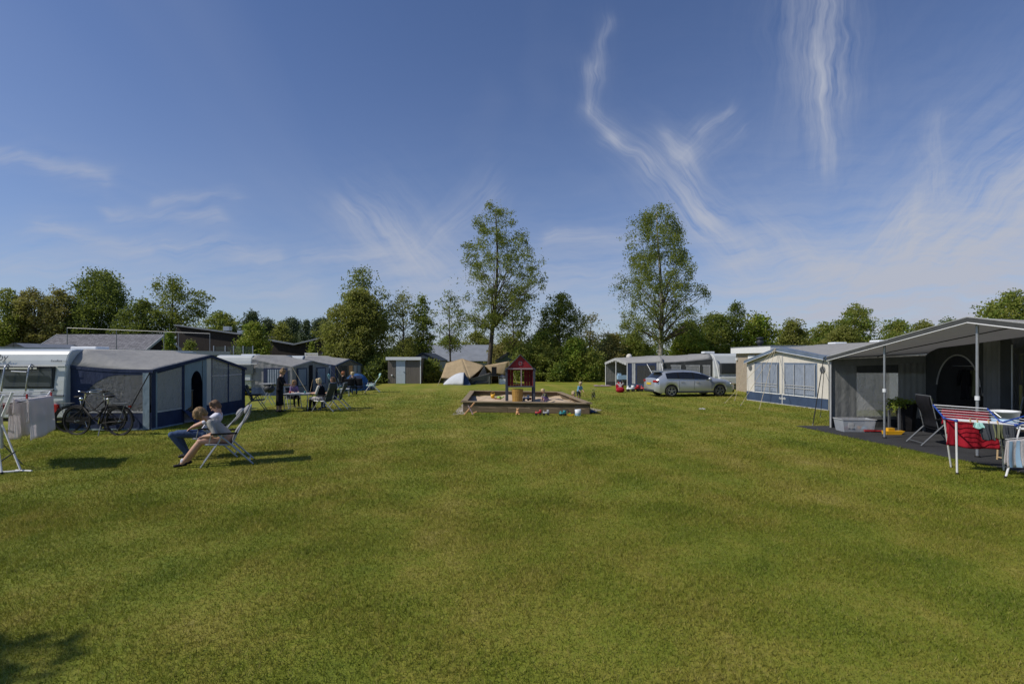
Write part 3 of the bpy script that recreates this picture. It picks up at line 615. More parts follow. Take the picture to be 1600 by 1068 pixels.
# ------------------------------------------------------------------ caravans
def caravan(label, x0, x1, y0, y1, H, zb=.42, slope=.10):
    root = thing('caravan', label, 'caravan', ((x0 + x1) / 2, y0, 0)); L = y1 - y0; w = x1 - x0
    prof = [(.16, zb), (.05, zb + .12), (0, .9), (slope * .35, 1.5), (slope, H - .34), (slope + .06, H - .16), (slope + .16, H - .04), (slope + .34, H)]
    prof = prof + [(L - a, z) for a, z in reversed(prof)]
    MB().prism(prof, lambda a, z, t: (t, a, z), -w / 2, w / 2).build('body', 'caravan_white', root, smooth=False, bevel=.05)
    MB().box((0, L / 2, zb - .02), (w * .9, L * .9, .3)).build('chassis_shade', 'caravan_dark', root)  # dark chassis block, its black standing in for shade under the body
    for sx in (-1, 1):
        for dy in (0,):
            t = MB().lathe([(.0, -.09), (.2, -.09), (.33, -.08), (.35, 0), (.33, .08), (.2, .09), (0, .09)], (sx * (w / 2 - .12), L * .55, .33), 20, Matrix.Rotation(R(90), 3, 'Y')).build('wheel', 'rubber', root, smooth=True)
            MB().lathe([(0, .1), (.17, .1), (.19, .085)], (sx * (w / 2 - .12), L * .55, .33), 16, Matrix.Rotation(R(90) * sx, 3, 'Y')).build('rim', 'rim', t)
    return root
def cbox(root, name, m, c, d, bevel=0, world=True, rot=None, parent=None): return MB().box(c, d, rot).build(name, m, parent or root, world=world, bevel=bevel)
def text(root, name, body, loc, size, m, rot=(R(90), 0, 0), shear=0.0, xs=1.0):
    c = bpy.data.curves.new(name, 'FONT'); c.body = body; c.size = size; c.extrude = .003; c.shear = shear; c.align_x = 'LEFT'
    tmp = bpy.data.objects.new(name, c); COL.objects.link(tmp); me = bpy.data.meshes.new_from_object(tmp.evaluated_get(bpy.context.evaluated_depsgraph_get())); bpy.data.objects.remove(tmp)
    me.materials.clear(); me.materials.append(M[m]); o = bpy.data.objects.new(name, me); COL.objects.link(o); o.parent = root; o.location = loc; o.rotation_euler = rot; o.scale = (xs, 1, 1); return o
c1 = caravan('white caravan end at the left border with a rear rack and window', -15.75, -13.28, 15.2, 21.8, 2.44)
Yr = 15.22
# rear window, rails, rack, lettering, lamps
wn = cbox(c1, 'window', 'dark_trim', Wp(45, 589.5, Yr + .03), (1.56, .08, .66), .02); MB().box(Wp(44, 589.5, Yr + .0), (1.44, .06, .54)).build('pane', 'pane_grey', wn, world=True)
cbox(c1, 'window', 'dark_trim', Wp(-4, 588, Yr + .03), (.16, .08, .66), .01)
cbox(c1, 'gutter_rail', 'white_trim', Wp(45, 570.5, Yr - .05), (2.2, .06, .045)); cbox(c1, 'gutter_rail', 'chrome', Wp(24, 575, Yr - .14), (1.3, .05, .05))
for px in (2, 40):
    MB().tube([Wp(px - 3, 618, Yr - .05), Wp(px, 612, Yr - .2), Wp(px + 5, 574, Yr - .22), Wp(px + 9, 569, Yr - .12), Wp(px + 13, 571, Yr)], .022, 8).build('rack_tube', 'alu', c1, smooth=True, world=True)
MB().tube([Wp(18, 580, Yr - .25), Wp(42, 581, Yr - .25)], .022, 8).build('rack_bar', 'alu', c1, world=True)
MB().tube([Wp(64, 612, Yr - .15), Wp(84, 609, Yr - .15)], .03, 6).build('grab_handle', 'dark_trim', c1, world=True)
cbox(c1, 'trim_strip', 'lettering_grey', Wp(45, 618, Yr), (2.1, .07, .05)); cbox(c1, 'bumper', 'caravan_white', Wp(45, 645, Yr), (2.3, .12, .28), .03)
cbox(c1, 'tail_lamp', 'red_lamp', Wp(87, 638, Yr - .03), (.17, .1, .26), .02); cbox(c1, 'tail_lamp', 'red_lamp', Wp(3, 638, Yr - .03), (.17, .1, .26), .02)
l1 = Wp(-32, 563, Yr) - c1.location; text(c1, 'lettering', 'Hobby', (l1.x, .02, l1.z), .30, 'lettering_grey', shear=.35)
l2 = Wp(79, 565, Yr) - c1.location; text(c1, 'lettering', 'Excellent', (l2.x, .02, l2.z), .10, 'lettering_grey', shear=.3, xs=.92)
cbox(c1, 'roof_hatch', 'white_plastic', Wp(150, 545, 18) + Vector((-.2, 0, .02)), (.9, .6, .12), .03)
c2 = caravan('white caravan end seen between the navy awning and the grey awning', -17.2, -15.1, 29.6, 35.5, 2.36)
cbox(c2, 'window', 'pane_grey', Wp(384, 577, 29.58), (.9, .06, .55), .01); cbox(c2, 'trim_strip', 'lettering_grey', Wp(380, 594, 29.58), (1.2, .05, .04)); cbox(c2, 'gutter_rail', 'white_trim', Wp(380, 568, 29.58), (1.6, .06, .04))
cbox(c2, 'roof_hatch', 'white_plastic', Wp(392, 554.5, 31.5), (.9, .6, .1), .03)
c3 = caravan('caravan with a white roof line showing above the grey awning', -17.4, -15.25, 37.2, 43, 2.36)
c4 = caravan('white caravan end with a dark window behind the silver car', 14.15, 16.4, 35.8, 41.8, 2.5, slope=.35)
cbox(c4, 'window', 'dark_trim', Wp(1139, 575, 35.82), (1.25, .3, .72), .06); cbox(c4, 'roof_hatch', 'white_plastic', Wp(1106, 550.5, 37), (.75, .6, .14), .03)
cbox(c4, 'front_locker', 'caravan_white', Wp(1142, 594, 35.75), (1.7, .3, .5), .06)
MB().tube([Wp(1113, 553, 35.9), Wp(1117, 560, 35.8), Wp(1121, 575, 35.72), Wp(1124, 592, 35.7)], .05, 8).build('awning_rail', 'white_trim', c4, world=True)
c5 = caravan('caravan whose white roof shows behind the cream awning', 15.7, 18.0, 20.8, 27.6, 2.84)
cbox(c5, 'roof_hatch', 'white_plastic', (16.2, 25.5, 2.9), (.6, .6, .12), .03); cbox(c5, 'roof_hatch', 'white_plastic', (16.3, 22.5, 2.9), (.8, .6, .12), .03)
c6 = caravan('caravan hidden behind the charcoal awning at the right border', 15.75, 18.0, 7.4, 15.2, 2.72)

# ------------------------------------------------------------------ awnings
class Awning:
    def __init__(s, name, label, F0, F1, C0, C1, e0, e1, pk, tp, rail, drop=.5, sag=.05, cat='awning'):
        s.F0, s.F1, s.C0, s.C1 = [Vector((*p, 0)) for p in (F0, F1, C0, C1)]; s.e0, s.e1, s.pk, s.tp, s.rail, s.drop, s.sag = e0, e1, pk, tp, rail, drop, sag
        s.L = (s.F1 - s.F0).length; s.root = thing(name, label, cat, (s.F0 + s.F1 + s.C0 + s.C1) / 4)
        s.fo = ((s.F0 + s.F1) / 2 - (s.C0 + s.C1) / 2).normalized(); s.no = (s.F0 - s.F1).normalized()
    def fz(s, t): return s.e0 + (s.pk - s.e0) * t / s.tp if t < s.tp else s.pk + (s.e1 - s.pk) * (t - s.tp) / (1 - s.tp)
    def cz(s, t):
        e = min(t, 1 - t) * s.L; return s.rail - s.drop * max(0, 1 - e / .6) ** 2
    def P(s, t, u):
        p = s.F0.lerp(s.F1, t).lerp(s.C0.lerp(s.C1, t), u); z = s.fz(t) * (1 - u) + s.cz(t) * u
        p.z = z - s.sag * math.sin(math.pi * u) * (.5 + .5 * math.sin(t * 9)); return p
    def roof(s, m, edge=None, piping=None, band=.09, over=.06, near_edge=True):
        MB().grid(lambda t, u: s.P(t, u) + s.fo * (over * (1 - u)) + Vector((0, 0, .012)), 40, 14).build('roof', m, s.root, smooth=True, world=True, solid=.006)
        if edge:
            MB().grid(lambda t, v: s.P(t, 0) + s.fo * (over + .012) + Vector((0, 0, .02 - band * v)), 40, 1).build('roof_band', edge, s.root, world=True, solid=.006)
            if near_edge:
                MB().grid(lambda u, v: s.P(0, u) + s.no * .012 + s.fo * (over * (1 - u)) + Vector((0, 0, .02 - band * v)), 20, 1).build('roof_band', edge, s.root, world=True, solid=.006)
        if piping:
            MB().tube([s.P(t / 40, 0) + s.fo * (over + .02) + Vector((0, 0, .03 - band)) for t in range(41)], .012, 5).build('piping', piping, s.root, world=True)
    def piece(s, name, m, side, a, b, z0, z1, off=0.0, wave=0.0, wn=8, n=14, parent=None, nz=1, solid=.004):
        if side == 'front': base = lambda t: s.F0.lerp(s.F1, t); top = lambda t: s.fz(t); nm = s.fo
        elif side == 'near': base = lambda t: s.F0.lerp(s.C0, t); top = lambda t: s.P(0, t).z; nm = s.no
        else: base = lambda t: s.F1.lerp(s.C1, t); top = lambda t: s.P(1, t).z; nm = -s.no
        ev = lambda z, t: top(t) if z is None else (z(t) if callable(z) else (top(t) + z if z < 0 else z))
        def fn(i, j):
            t = a + (b - a) * i; lo, hi = ev(z0, t), ev(z1, t); hi = min(hi, top(t)); lo = min(lo, hi)
            return base(t) + nm * (off + wave * math.sin(i * wn * 6.283)) + Vector((0, 0, lo + (hi - lo) * j))
        k = n if not wave else max(n, wn * 6)
        return MB().grid(fn, k, nz).build(name, m, parent or s.root, smooth=bool(wave), world=True, solid=solid if not wave else 0)
    def pole(s, side, t, z0=0.0, z1=None, r=.016, m='alu', off=-.04):
        base = s.F0.lerp(s.F1, t) if side == 'front' else s.F0.lerp(s.C0, t) if side == 'near' else s.F1.lerp(s.C1, t); nm = s.fo if side == 'front' else s.no
        z1 = z1 or (s.fz(t) if side == 'front' else s.P(0, t).z)
        MB().tube([base + nm * off + Vector((0, 0, z0)), base + nm * off + Vector((0, 0, z1))], r, 8).build('pole', m, s.root, world=True)
    def rope(s, p, q, r=.008, m='rope'): MB().tube([p, q], r, 5).build('guy_rope', m, s.root, world=True); MB().tube([Vector(q) + Vector((0, 0, .06)), Vector(q) - Vector((0, 0, .06))], .012, 5).build('peg', 'alu', s.root, world=True)

# --- navy and grey awning on the left
A1 = Awning('caravan_awning', 'navy awning with grey roof and clear windows behind the two bicycles', (-10.85, 15.4), (-10.85, 20.8), (-13.33, 15.4), (-13.33, 20.8), 1.80, 1.76, 2.26, .55, 2.44, .5, .08)
A1.roof('roof_grey', 'navy', None, .1)
arc = lambda t: 1.66 if t < .36 else .58 + 1.08 * math.sqrt(max(0, 1 - ((t - .36) / .50) ** 2)) if t < .86 else .58
A1.piece('side_panel', 'navy', 'near', .0, .99, arc, None, 0, n=60)
A1.piece('side_window', 'vinyl', 'near', .06, .86, .56, arc, -.004, n=60, nz=10)
A1.piece('window_seam', 'curtain_grey', 'near', .06, .86, .52, .57, .008); A1.piece('skirt', 'navy', 'near', .0, .99, .03, .53, 0); A1.piece('mud_strip', 'pale_blue', 'near', .05, .99, 0, .05, .01)
A1.piece('corner_strip', 'pale_blue', 'near', .02, .10, .02, -.03, .012); A1.piece('inner_strap', 'curtain_grey', 'near', .32, .40, .1, 1.7, -.25)
A1.piece('corner_strip', 'navy', 'front', .0, .035, .02, None, .006); A1.piece('seam', 'pale_blue', 'front', .034, .046, .02, -.1, .008)
A1.piece('front_window', 'vinyl_clear', 'front', .046, .262, .54, -.02, 0); A1.piece('window_header', 'navy', 'front', .046, .262, -.14, None, .005); A1.piece('curtain', 'curtain_grey', 'front', .06, .25, .5, 1.32, -.12, .015, 5)
A1.piece('window_seam', 'curtain_grey', 'front', .046, .262, .50, .55, .008); A1.piece('skirt', 'navy', 'front', .035, .275, .03, .52, 0); A1.piece('mud_strip', 'pale_blue', 'front', .0, .275, 0, .05, .012)
A1.piece('door_post', 'navy', 'front', .262, .285, .02, None, .004)
A1.piece('door_curtain', 'pale_blue', 'front', .285, .35, lambda t: .42 + (t - .285) * 2, -.05, .02, .018, 3); A1.piece('door_curtain', 'pale_blue', 'front', .468, .512, .05, -.05, .02, .015, 2)
dc = .409
def door_arch(t):
    k = (t - dc) / .062; return 1.18 + .55 * math.sqrt(max(0, 1 - k * k)) if abs(k) < 1 else 1.18
A1.piece('door_header', 'pale_blue', 'front', .347, .470, door_arch, None, .0, n=40)
A1.piece('front_panel', 'cream', 'front', .512, .570, .02, None, .003)
for a, b in ((.578, .765), (.782, .955)):
    A1.piece('front_window', 'vinyl_clear', 'front', a, b, .50, -.04, 0); A1.piece('curtain', 'curtain_grey', 'front', a, b, .5, 1.45, -.10, .015, 6); A1.piece('window_seam', 'white_cloth', 'front', a, b, 1.50, 1.545, .006)
A1.piece('mullion', 'navy', 'front', .765, .782, .02, None, .004); A1.piece('mullion', 'navy', 'front', .568, .579, .02, None, .004); A1.piece('corner_strip', 'navy', 'front', .955, 1.0, .02, None, .004)
A1.piece('skirt', 'navy', 'front', .512, 1.0, .03, .50, .008); A1.piece('mud_strip', 'pale_blue', 'front', .512, 1, 0, .05, .016); A1.piece('back_panel', 'navy', 'far', .0, 1.0, 0, None, 0)
MB().add([A1.F0.lerp(A1.F1, .262) + Vector((.01, 0, .5)), A1.F0.lerp(A1.F1, .268) + Vector((.45, 0, .015)), A1.F0.lerp(A1.F1, .345) + Vector((.34, 0, .02)), A1.F0.lerp(A1.F1, .33) + Vector((.0, 0, .40))], [(0, 1, 2, 3)]).build('door_flap', 'navy', A1.root, world=True, solid=.006)
for t in (.02, .55, .98): A1.pole('front', t)
MB().box((-12.1, 18.1, .012), (2.4, 5.2, .015)).build('bounce_sheet', 'curtain_grey', A1.root, world=True)  # pale floor sheet added to bounce light inside the awning
cb = thing('camp_cupboard', 'small fabric cupboard just inside the open awning door', 'cupboard', (-11.5, 17.75, 0), 0)
for z in (.35, .68, 1.0): MB().box((0, 0, z), (.45, .7, .025)).build('shelf', 'pole_grey', cb)
MB().box((-.2, 0, .67), (.03, .7, .66)).build('back_panel', 'grey_cloth', cb)
for sy in (-1, 1): MB().box((0, sy * .35, .67), (.42, .02, .66)).build('side_panel', 'pale_wood', cb)
MB().box((.0, 0, 1.03), (.47, .73, .03)).build('top', 'curtain_grey', cb)
for sx in (-1, 1):
    for sy in (-1, 1): MB().tube([(sx * .2, sy * .33, 0), (sx * .2, sy * .33, .36)], .012, 6).build('leg', 'alu', cb)
A1.rope(A1.P(0, 0) + Vector((0, -.05, -.05)), (-11.55, 15.0, .02), .016, 'strap')

# --- grey awning, then blue awning further back
A2 = Awning('caravan_awning', 'plain grey awning with blue window behind the family at the table', (-12.75, 29.7), (-12.45, 34.7), (-15.1, 29.7), (-15.1, 34.7), 1.66, 1.66, 2.0, .5, 2.36, .25, .06)
A2.roof('roof_grey', 'grey_cloth', None, .06)
A2.piece('side_panel', 'grey_cloth', 'near', 0, 1, .45, None, 0, .008, 6); A2.piece('skirt', 'tent_blue', 'near', 0, 1, 0, .46, .03); A2.piece('window_frame', 'navy', 'near', .10, .70, .62, 1.6, .05); A2.piece('curtain', 'curtain_blue', 'near', .2, .6, .66, 1.52, .075, .012, 7)
A2.piece('front_panel', 'grey_cloth', 'front', 0, 1, 0, None, 0, .01, 6)
for a, b in ((.1, .36), (.62, .9)): A2.piece('window_frame', 'navy', 'front', a, b, .5, 1.58, .03); A2.piece('curtain', 'curtain_blue', 'front', a + .03, b - .03, .54, 1.52, .05, .01, 6)
A2.piece('door_shade', 'black_cloth', 'front', .42, .52, .1, 1.75, .03)  # black sheet over the closed front, painting the dark of a doorway
A3 = Awning('caravan_awning', 'small blue awning behind the dome tent', (-12.9, 37.4), (-12.65, 43.0), (-15.25, 37.4), (-15.25, 43.0), 1.64, 1.62, 2.1, .5, 2.36, .25, .05)
A3.roof('roof_grey', 'tent_blue', None, .09)
A3.piece('side_panel', 'blue_cloth', 'near', 0, 1, 0, None, 0, .02, 8); A3.piece('corner_strip', 'navy', 'near', 0, .12, 0, None, .03); A3.piece('corner_strip', 'navy', 'front', 0, .08, 0, None, .03)
A3.piece('curtain', 'pale_blue', 'near', .2, .45, .2, 1.6, .05, .015, 4); A3.piece('curtain', 'pale_blue', 'near', .55, .95, .2, 1.6, .05, .015, 4)
A3.piece('front_panel', 'grey_beige', 'front', .08, 1, .3, None, 0); A3.piece('skirt', 'navy', 'front', .08, 1, 0, .32, .01)
for a, b, m in ((.14, .42, 'mesh_window'), (.48, .62, 'orange_wood'), (.66, .78, 'curtain_grey'), (.82, .94, 'pale_blue')): A3.piece('front_window' if m == 'mesh_window' else 'curtain', m, 'front', a, b, .5, 1.6, .02)

for q in (.0, .5, 1.0):
    A2.rope(A2.P(q, 0), A2.F0.lerp(A2.F1, q) + Vector((1.1, -.3 + .6 * q, .02)), .012); A3.rope(A3.P(q, 0), A3.F0.lerp(A3.F1, q) + Vector((1.1, -.3 + .6 * q, .02)), .012)
# --- grey awning and porch by the car
A4 = Awning('caravan_awning', 'grey-roofed awning with dark side windows behind the silver car', (10.6, 36.1), (10.6, 41), (14.1, 36.1), (14.1, 41), 1.86, 1.86, 2.36, .3, 2.5, .35, .08)
A4.roof('roof_grey', 'grey_cloth', None, .05)
A4.piece('side_panel', 'charcoal', 'near', 0, 1, 0, None, 0)
for a, b in ((.18, .36), (.48, .74), (.82, .95)): A4.piece('side_window', 'vinyl_clear', 'near', a, b, .7, 1.65, .02); A4.piece('window_frame', 'curtain_grey', 'near', a - .015, b + .015, 1.62, 1.7, .03); A4.piece('window_frame', 'curtain_grey', 'near', b - .004, b + .014, .7, 1.65, .028)
A4.piece('front_panel', 'charcoal', 'front', 0, 1, 0, None)
A7 = Awning('porch_tent', 'open grey porch tent with a scalloped gable left of the silver car', (8.35, 37.0), (7.45, 40.6), (10.62, 36.0), (10.45, 40.6), 1.84, 1.84, 2.18, .5, 2.36, .45, .04, cat='tent')
A7.roof('roof_grey', 'grey_cloth', None, .04)
MB().grid(lambda i, j: A7.P(i, 0) + A7.fo * .09 + Vector((0, 0, .02 - j * (.16 + .05 * abs(math.sin(i * 9 * math.pi))))), 72, 1).build('scalloped_fringe', 'curtain_grey', A7.root, world=True)
A7.piece('corner_strip', 'navy', 'near', .0, .13, 0, None, 0); A7.piece('side_strip', 'curtain_grey', 'near', .13, .25, .2, None, 0, .02, 2); A7.piece('side_window', 'mesh_window', 'near', .25, .80, .3, 1.7, 0); A7.piece('window_frame', 'navy', 'near', .23, .82, 1.66, None, .01)
A7.piece('window_frame', 'navy', 'near', .23, .265, .2, 1.7, .012); A7.piece('window_frame', 'navy', 'near', .78, .82, .2, 1.7, .012); A7.piece('side_strip', 'curtain_grey', 'near', .82, 1.0, .2, None, 0, .02, 2); A7.piece('skirt', 'tent_blue', 'near', .0, 1, 0, .34, .02)
A7.piece('back_panel', 'mid_grey', 'far', 0, 1, .3, None, 0); A7.piece('skirt', 'charcoal', 'far', 0, 1, 0, .32, .0)
for t in (.0, .5, 1): A7.pole('front', t, m='white_trim', r=.03, off=.02)
A7.rope(A7.P(0, .55) + Vector((0, -.05, -.1)), (10.1, 34.6, .02), .02, 'white_trim'); A7.rope(A7.P(0, .95) + Vector((0, -.05, -.1)), (10.5, 34.8, .02), .02, 'white_trim')
MB().ellip(Wp(983, 557, 39), (.22, .22, .22), 12, 8).build('roof_ball', 'cream', A7.root, smooth=True, world=True)

# --- cream and navy awning
A5 = Awning('caravan_awning', 'cream and navy awning with two tall curtained windows', (13.1, 21.2), (12.25, 26.7), (15.75, 21.3), (15.7, 27.0), 2.22, 2.02, 2.64, .55, 2.86, .45, .05)
A5.roof('roof_grey', 'blue_cloth', 'white_trim', .16, .16)
MB().grid(lambda t, u: A5.P(t, u * .10) + A5.fo * (.14 * (1 - u)) + Vector((0, 0, .026)), 30, 2).build('roof_border', 'blue_cloth', A5.root, smooth=True, world=True)
A5.piece('front_panel', 'cream', 'front', 0, 1, .45, None, 0); A5.piece('skirt', 'tent_blue', 'front', 0, 1, .0, .47, .012); A5.piece('mud_strip', 'curtain_grey', 'front', 0, 1, 0, .04, .02)
for a, b in ((.11, .485), (.545, .885)):
    w_ = A5.piece('window', 'blue_cloth', 'front', a, b, .50, 1.96, .012)
    for f0, f1 in ((.05, .33), (.36, .64), (.67, .95)): A5.piece('curtain', 'curtain_blue', 'front', a + (b - a) * f0, a + (b - a) * f1, .56, 1.88, .03, .014, 5, parent=w_)
    for z in (.80, .92): A5.piece('band', 'curtain_grey', 'front', a + .015, b - .015, z, z + .035, .055, parent=w_)
    for f_ in (.045, .345, .655, .955): A5.piece('piping', 'curtain_grey', 'front', a + (b - a) * f_ - .003, a + (b - a) * f_ + .003, .5, 1.9, .056, parent=w_)
    A5.piece('sill_seam', 'white_trim', 'front', a - .02, b + .02, .46, .50, .03)
A5.piece('zip_strip', 'curtain_grey', 'front', .50, .512, .02, 2.3, .014)
A5.piece('back_panel', 'navy', 'far', 0, 1, 0, None); A5.piece('side_panel', 'cream', 'near', 0, 1, 0, None)
rt = Matrix(((A5.F1 - A5.F0).normalized(), Vector((0, 0, 1)), A5.fo)).transposed()
for t in (.055, .945):
    e = MB().lathe([(0, .02), (.13, .02), (.15, .015), (.15, 0)], A5.F0.lerp(A5.F1, t) + Vector((0, 0, 1.68)) + A5.fo * .01, 20, rt).build('emblem', 'dark_trim', A5.root, world=True)
    MB().lathe([(.118, .022), (.128, .026), (.136, .022)], A5.F0.lerp(A5.F1, t) + Vector((0, 0, 1.68)) + A5.fo * .01, 20, rt).build('emblem_ring', 'curtain_grey', e, world=True)
    g = MB()
    for k in range(3): g.bar(A5.F0.lerp(A5.F1, t) + A5.fo * .034 + (A5.F1 - A5.F0).normalized() * (-.06) + Vector((0, 0, 1.63 + k * .05)), A5.F0.lerp(A5.F1, t) + A5.fo * .034 + (A5.F1 - A5.F0).normalized() * .06 + Vector((0, 0, 1.64 + k * .05)), .01, .015)
    g.build('emblem_mark', 'curtain_grey', e, world=True)
lp = A5.F0.lerp(A5.F1, .545) + A5.fo * .03 + Vector((0, 0, .25)) - A5.root.location
dv = A5.F0 - A5.F1; text(A5.root, 'lettering', 'Isabella', lp, .16, 'white_trim', (R(90), 0, math.atan2(dv.y, dv.x)), .3)
pkp = A5.P(.55, 0) + A5.fo * .17
for q in (G(1132, 630), G(1157, 634), G(1186, 640)): A5.rope(pkp, q, .010)
A5.rope(A5.P(1, 0) + Vector((-.1, 0, 0)), G(1148, 626), .010)
A5.rope(A5.P(0.02, 0) + A5.fo * .1, G(1270, 664), .016, 'strap'); A5.rope(A5.P(0.02, 0) + A5.fo * .1 + Vector((0, 0, -.6)), G(1282, 652), .012, 'strap')

# --- charcoal awning with open canopy
A6 = Awning('canopy_awning', 'charcoal awning with a grey open canopy at the right border', (10.1, 6.3), (9.88, 15.9), (15.75, 6.3), (15.75, 15.9), 2.15, 2.17, 3.02, .5, 2.78, .35, .03)
A6.roof('canopy_grey', 'charcoal', 'white_trim', .12, .1)
MB().tube([A6.P(t / 20, 0) + A6.fo * .115 + Vector((0, 0, .035)) for t in range(21)], .012, 5).build('piping', 'curtain_grey', A6.root, world=True)
for t in (.02, .5, .99): MB().tube([A6.P(t, .015) - Vector((0, 0, .03)), A6.P(t, .5) - Vector((0, 0, .03))], .018, 6).build('roof_pole', 'pole_grey', A6.root, world=True)
MB().tube([A6.P(i / 20, .25) - Vector((0, 0, .02)) for i in range(21)], .014, 5).build('roof_seam', 'charcoal', A6.root, world=True)
far = lambda *a, **k: A6.piece(a[0], a[1], 'far', *a[2:], **k)
far('side_panel', 'mid_grey', .0, .14, .3, -.25, 0, .006, 3); far('side_panel', 'mid_grey', .36, .56, .3, -.25, 0, .012, 6); far('side_window', 'vinyl_clear', .14, .36, .34, 1.72, 0); far('side_panel', 'mid_grey', .13, .37, .26, .36, .005); far('side_panel', 'mid_grey', .0, 1, -.28, None, .024)
far('side_panel', 'charcoal', .56, 1, 0, None); A6.piece('side_panel', 'charcoal', 'near', .5, 1, 0, None)
far('window_header', 'charcoal', .0, .56, 1.70, -.26, .03); far('skirt', 'charcoal', 0, .56, .0, .31, .03); far('corner_strip', 'charcoal', 0.0, .035, 0, None, .036)
MB().tube([A6.F1 + Vector((.0, -.03, 0)), A6.F1 + Vector((0, -.03, 2.15))], .028, 8).build('pole', 'curtain_grey', A6.root, world=True)
for px, Yp in ((1382, 13.76), (1527, 11.1)):
    x = (px - 800) / F * Yp; t = (Yp - 6.3) / 9.6; zt = A6.fz(t)
    MB().tube([(x, Yp, 0.0), (x, Yp, zt)], .03, 10).build('pole', 'alu', A6.root, world=True); MB().tube([(x, Yp, 0.0), (x, Yp, .05)], .05, 10).build('pole_foot', 'rubber', A6.root, world=True)
    MB().tube([(x, Yp, 1.25), (x, Yp, 1.34)], .045, 10).build('pole_clamp', 'white_plastic', A6.root, world=True)
# inner front wall of the charcoal awning
IW = Awning.__new__(Awning); IW.__dict__.update(A6.__dict__); IW.F0, IW.F1 = Vector((12.95, 6.3, 0)), Vector((12.85, 15.9, 0)); IW.fz = lambda t: A6.P(t, .52).z - .03
def ip(name, m, y1, y0, z0, z1, off=0, **k): return IW.piece(name, m, 'front', (y0 - 6.3) / 9.6, (y1 - 6.3) / 9.6, z0, z1, off, **k)
ip('inner_post', 'charcoal', 15.9, 15.5, 0, None); 
def arch(t):
    y = 6.3 + 9.6 * t; k = (y - 14.75) / .72; return 1.2 + 1.05 * math.sqrt(max(0, 1 - k * k)) if abs(k) < 1 else 1.2
ip('door_header', 'charcoal', 15.5, 13.98, arch, None, n=40)
MB().tube([IW.F0.lerp(IW.F1, (y - 6.3) / 9.6) + IW.fo * .03 + Vector((0, 0, arch((y - 6.3) / 9.6)))for y in [15.46 - i * .0355 for i in range(41)]], .02, 6).build('door_zip', 'curtain_grey', A6.root, world=True)
ip('inner_panel', 'mid_grey', 13.98, 13.5, 0, None, wave=.02, wn=3); ip('inner_panel', 'charcoal', 13.5, 13.2, 0, None); ip('window_header', 'charcoal', 13.2, 6.3, 2.28, 2.42, .006)
ip('inner_window', 'mesh_window', 13.2, 6.3, .5, None, 0, n=30); ip('skirt', 'charcoal', 13.2, 6.3, 0, .52, .006)
for y in (12.3, 10.6): ip('window_bar', 'charcoal', y + .06, y - .06, .5, None, .008)
ip('inner_curtain', 'mid_grey', 13.1, 7.0, .5, 2.25, -.18, wave=.03, wn=16)
MB().tube([(12.7, 13.0, 0), (12.7, 13.0, 2.5)], .02, 8).build('pole', 'alu', A6.root, world=True)
# clothes hanging inside the doorway
def garment(name, label, loc, w, h, m, rz=0, cat='clothing', seed=0):
    rr = random.Random(seed); root = thing(name, label, cat, loc, rz)
    def fn(i, j):
        x = (i - .5) * w * (.75 + .3 * j) ; return (x, .035 * math.sin(i * 11 + seed) * (.3 + j), -h * j + .02 * math.sin(i * 17 + seed) * j - .10 * abs(i - .5) * (1 - j))
    MB().grid(fn, 18, 10).build('body', m, root, smooth=True, solid=.012)
    for sx in (-1, 1): MB().tube([(sx * w * .36, 0, -.05), (sx * w * .50, .02, -.28), (sx * w * .52, .03, -.50)], [.055, .05, .045], 8).build('sleeve', m, root, smooth=True)
    MB().tube([(-w * .36, 0, -.03), (0, 0, .05), (w * .36, 0, -.03)], .008, 6).build('hanger', 'dark_trim', root)
for k, (y, m, lb, h) in enumerate([(15.1, 'black_cloth', 'black jacket hanging just inside the awning doorway', .9), (14.75, 'olive', 'olive coat hanging inside the awning doorway', .8), (14.4, 'cream', 'pale shirt hanging inside the awning doorway', .75)]):
    garment('hanging_coat' if k < 2 else 'hanging_shirt', lb, (13.35, y, 1.85), .42, h, m, R(80), seed=k)
MB().tube([(13.35, 14.0, 1.93), (13.35, 15.5, 1.93)], .015, 6).build('clothes_rail', 'alu', A6.root, world=True)

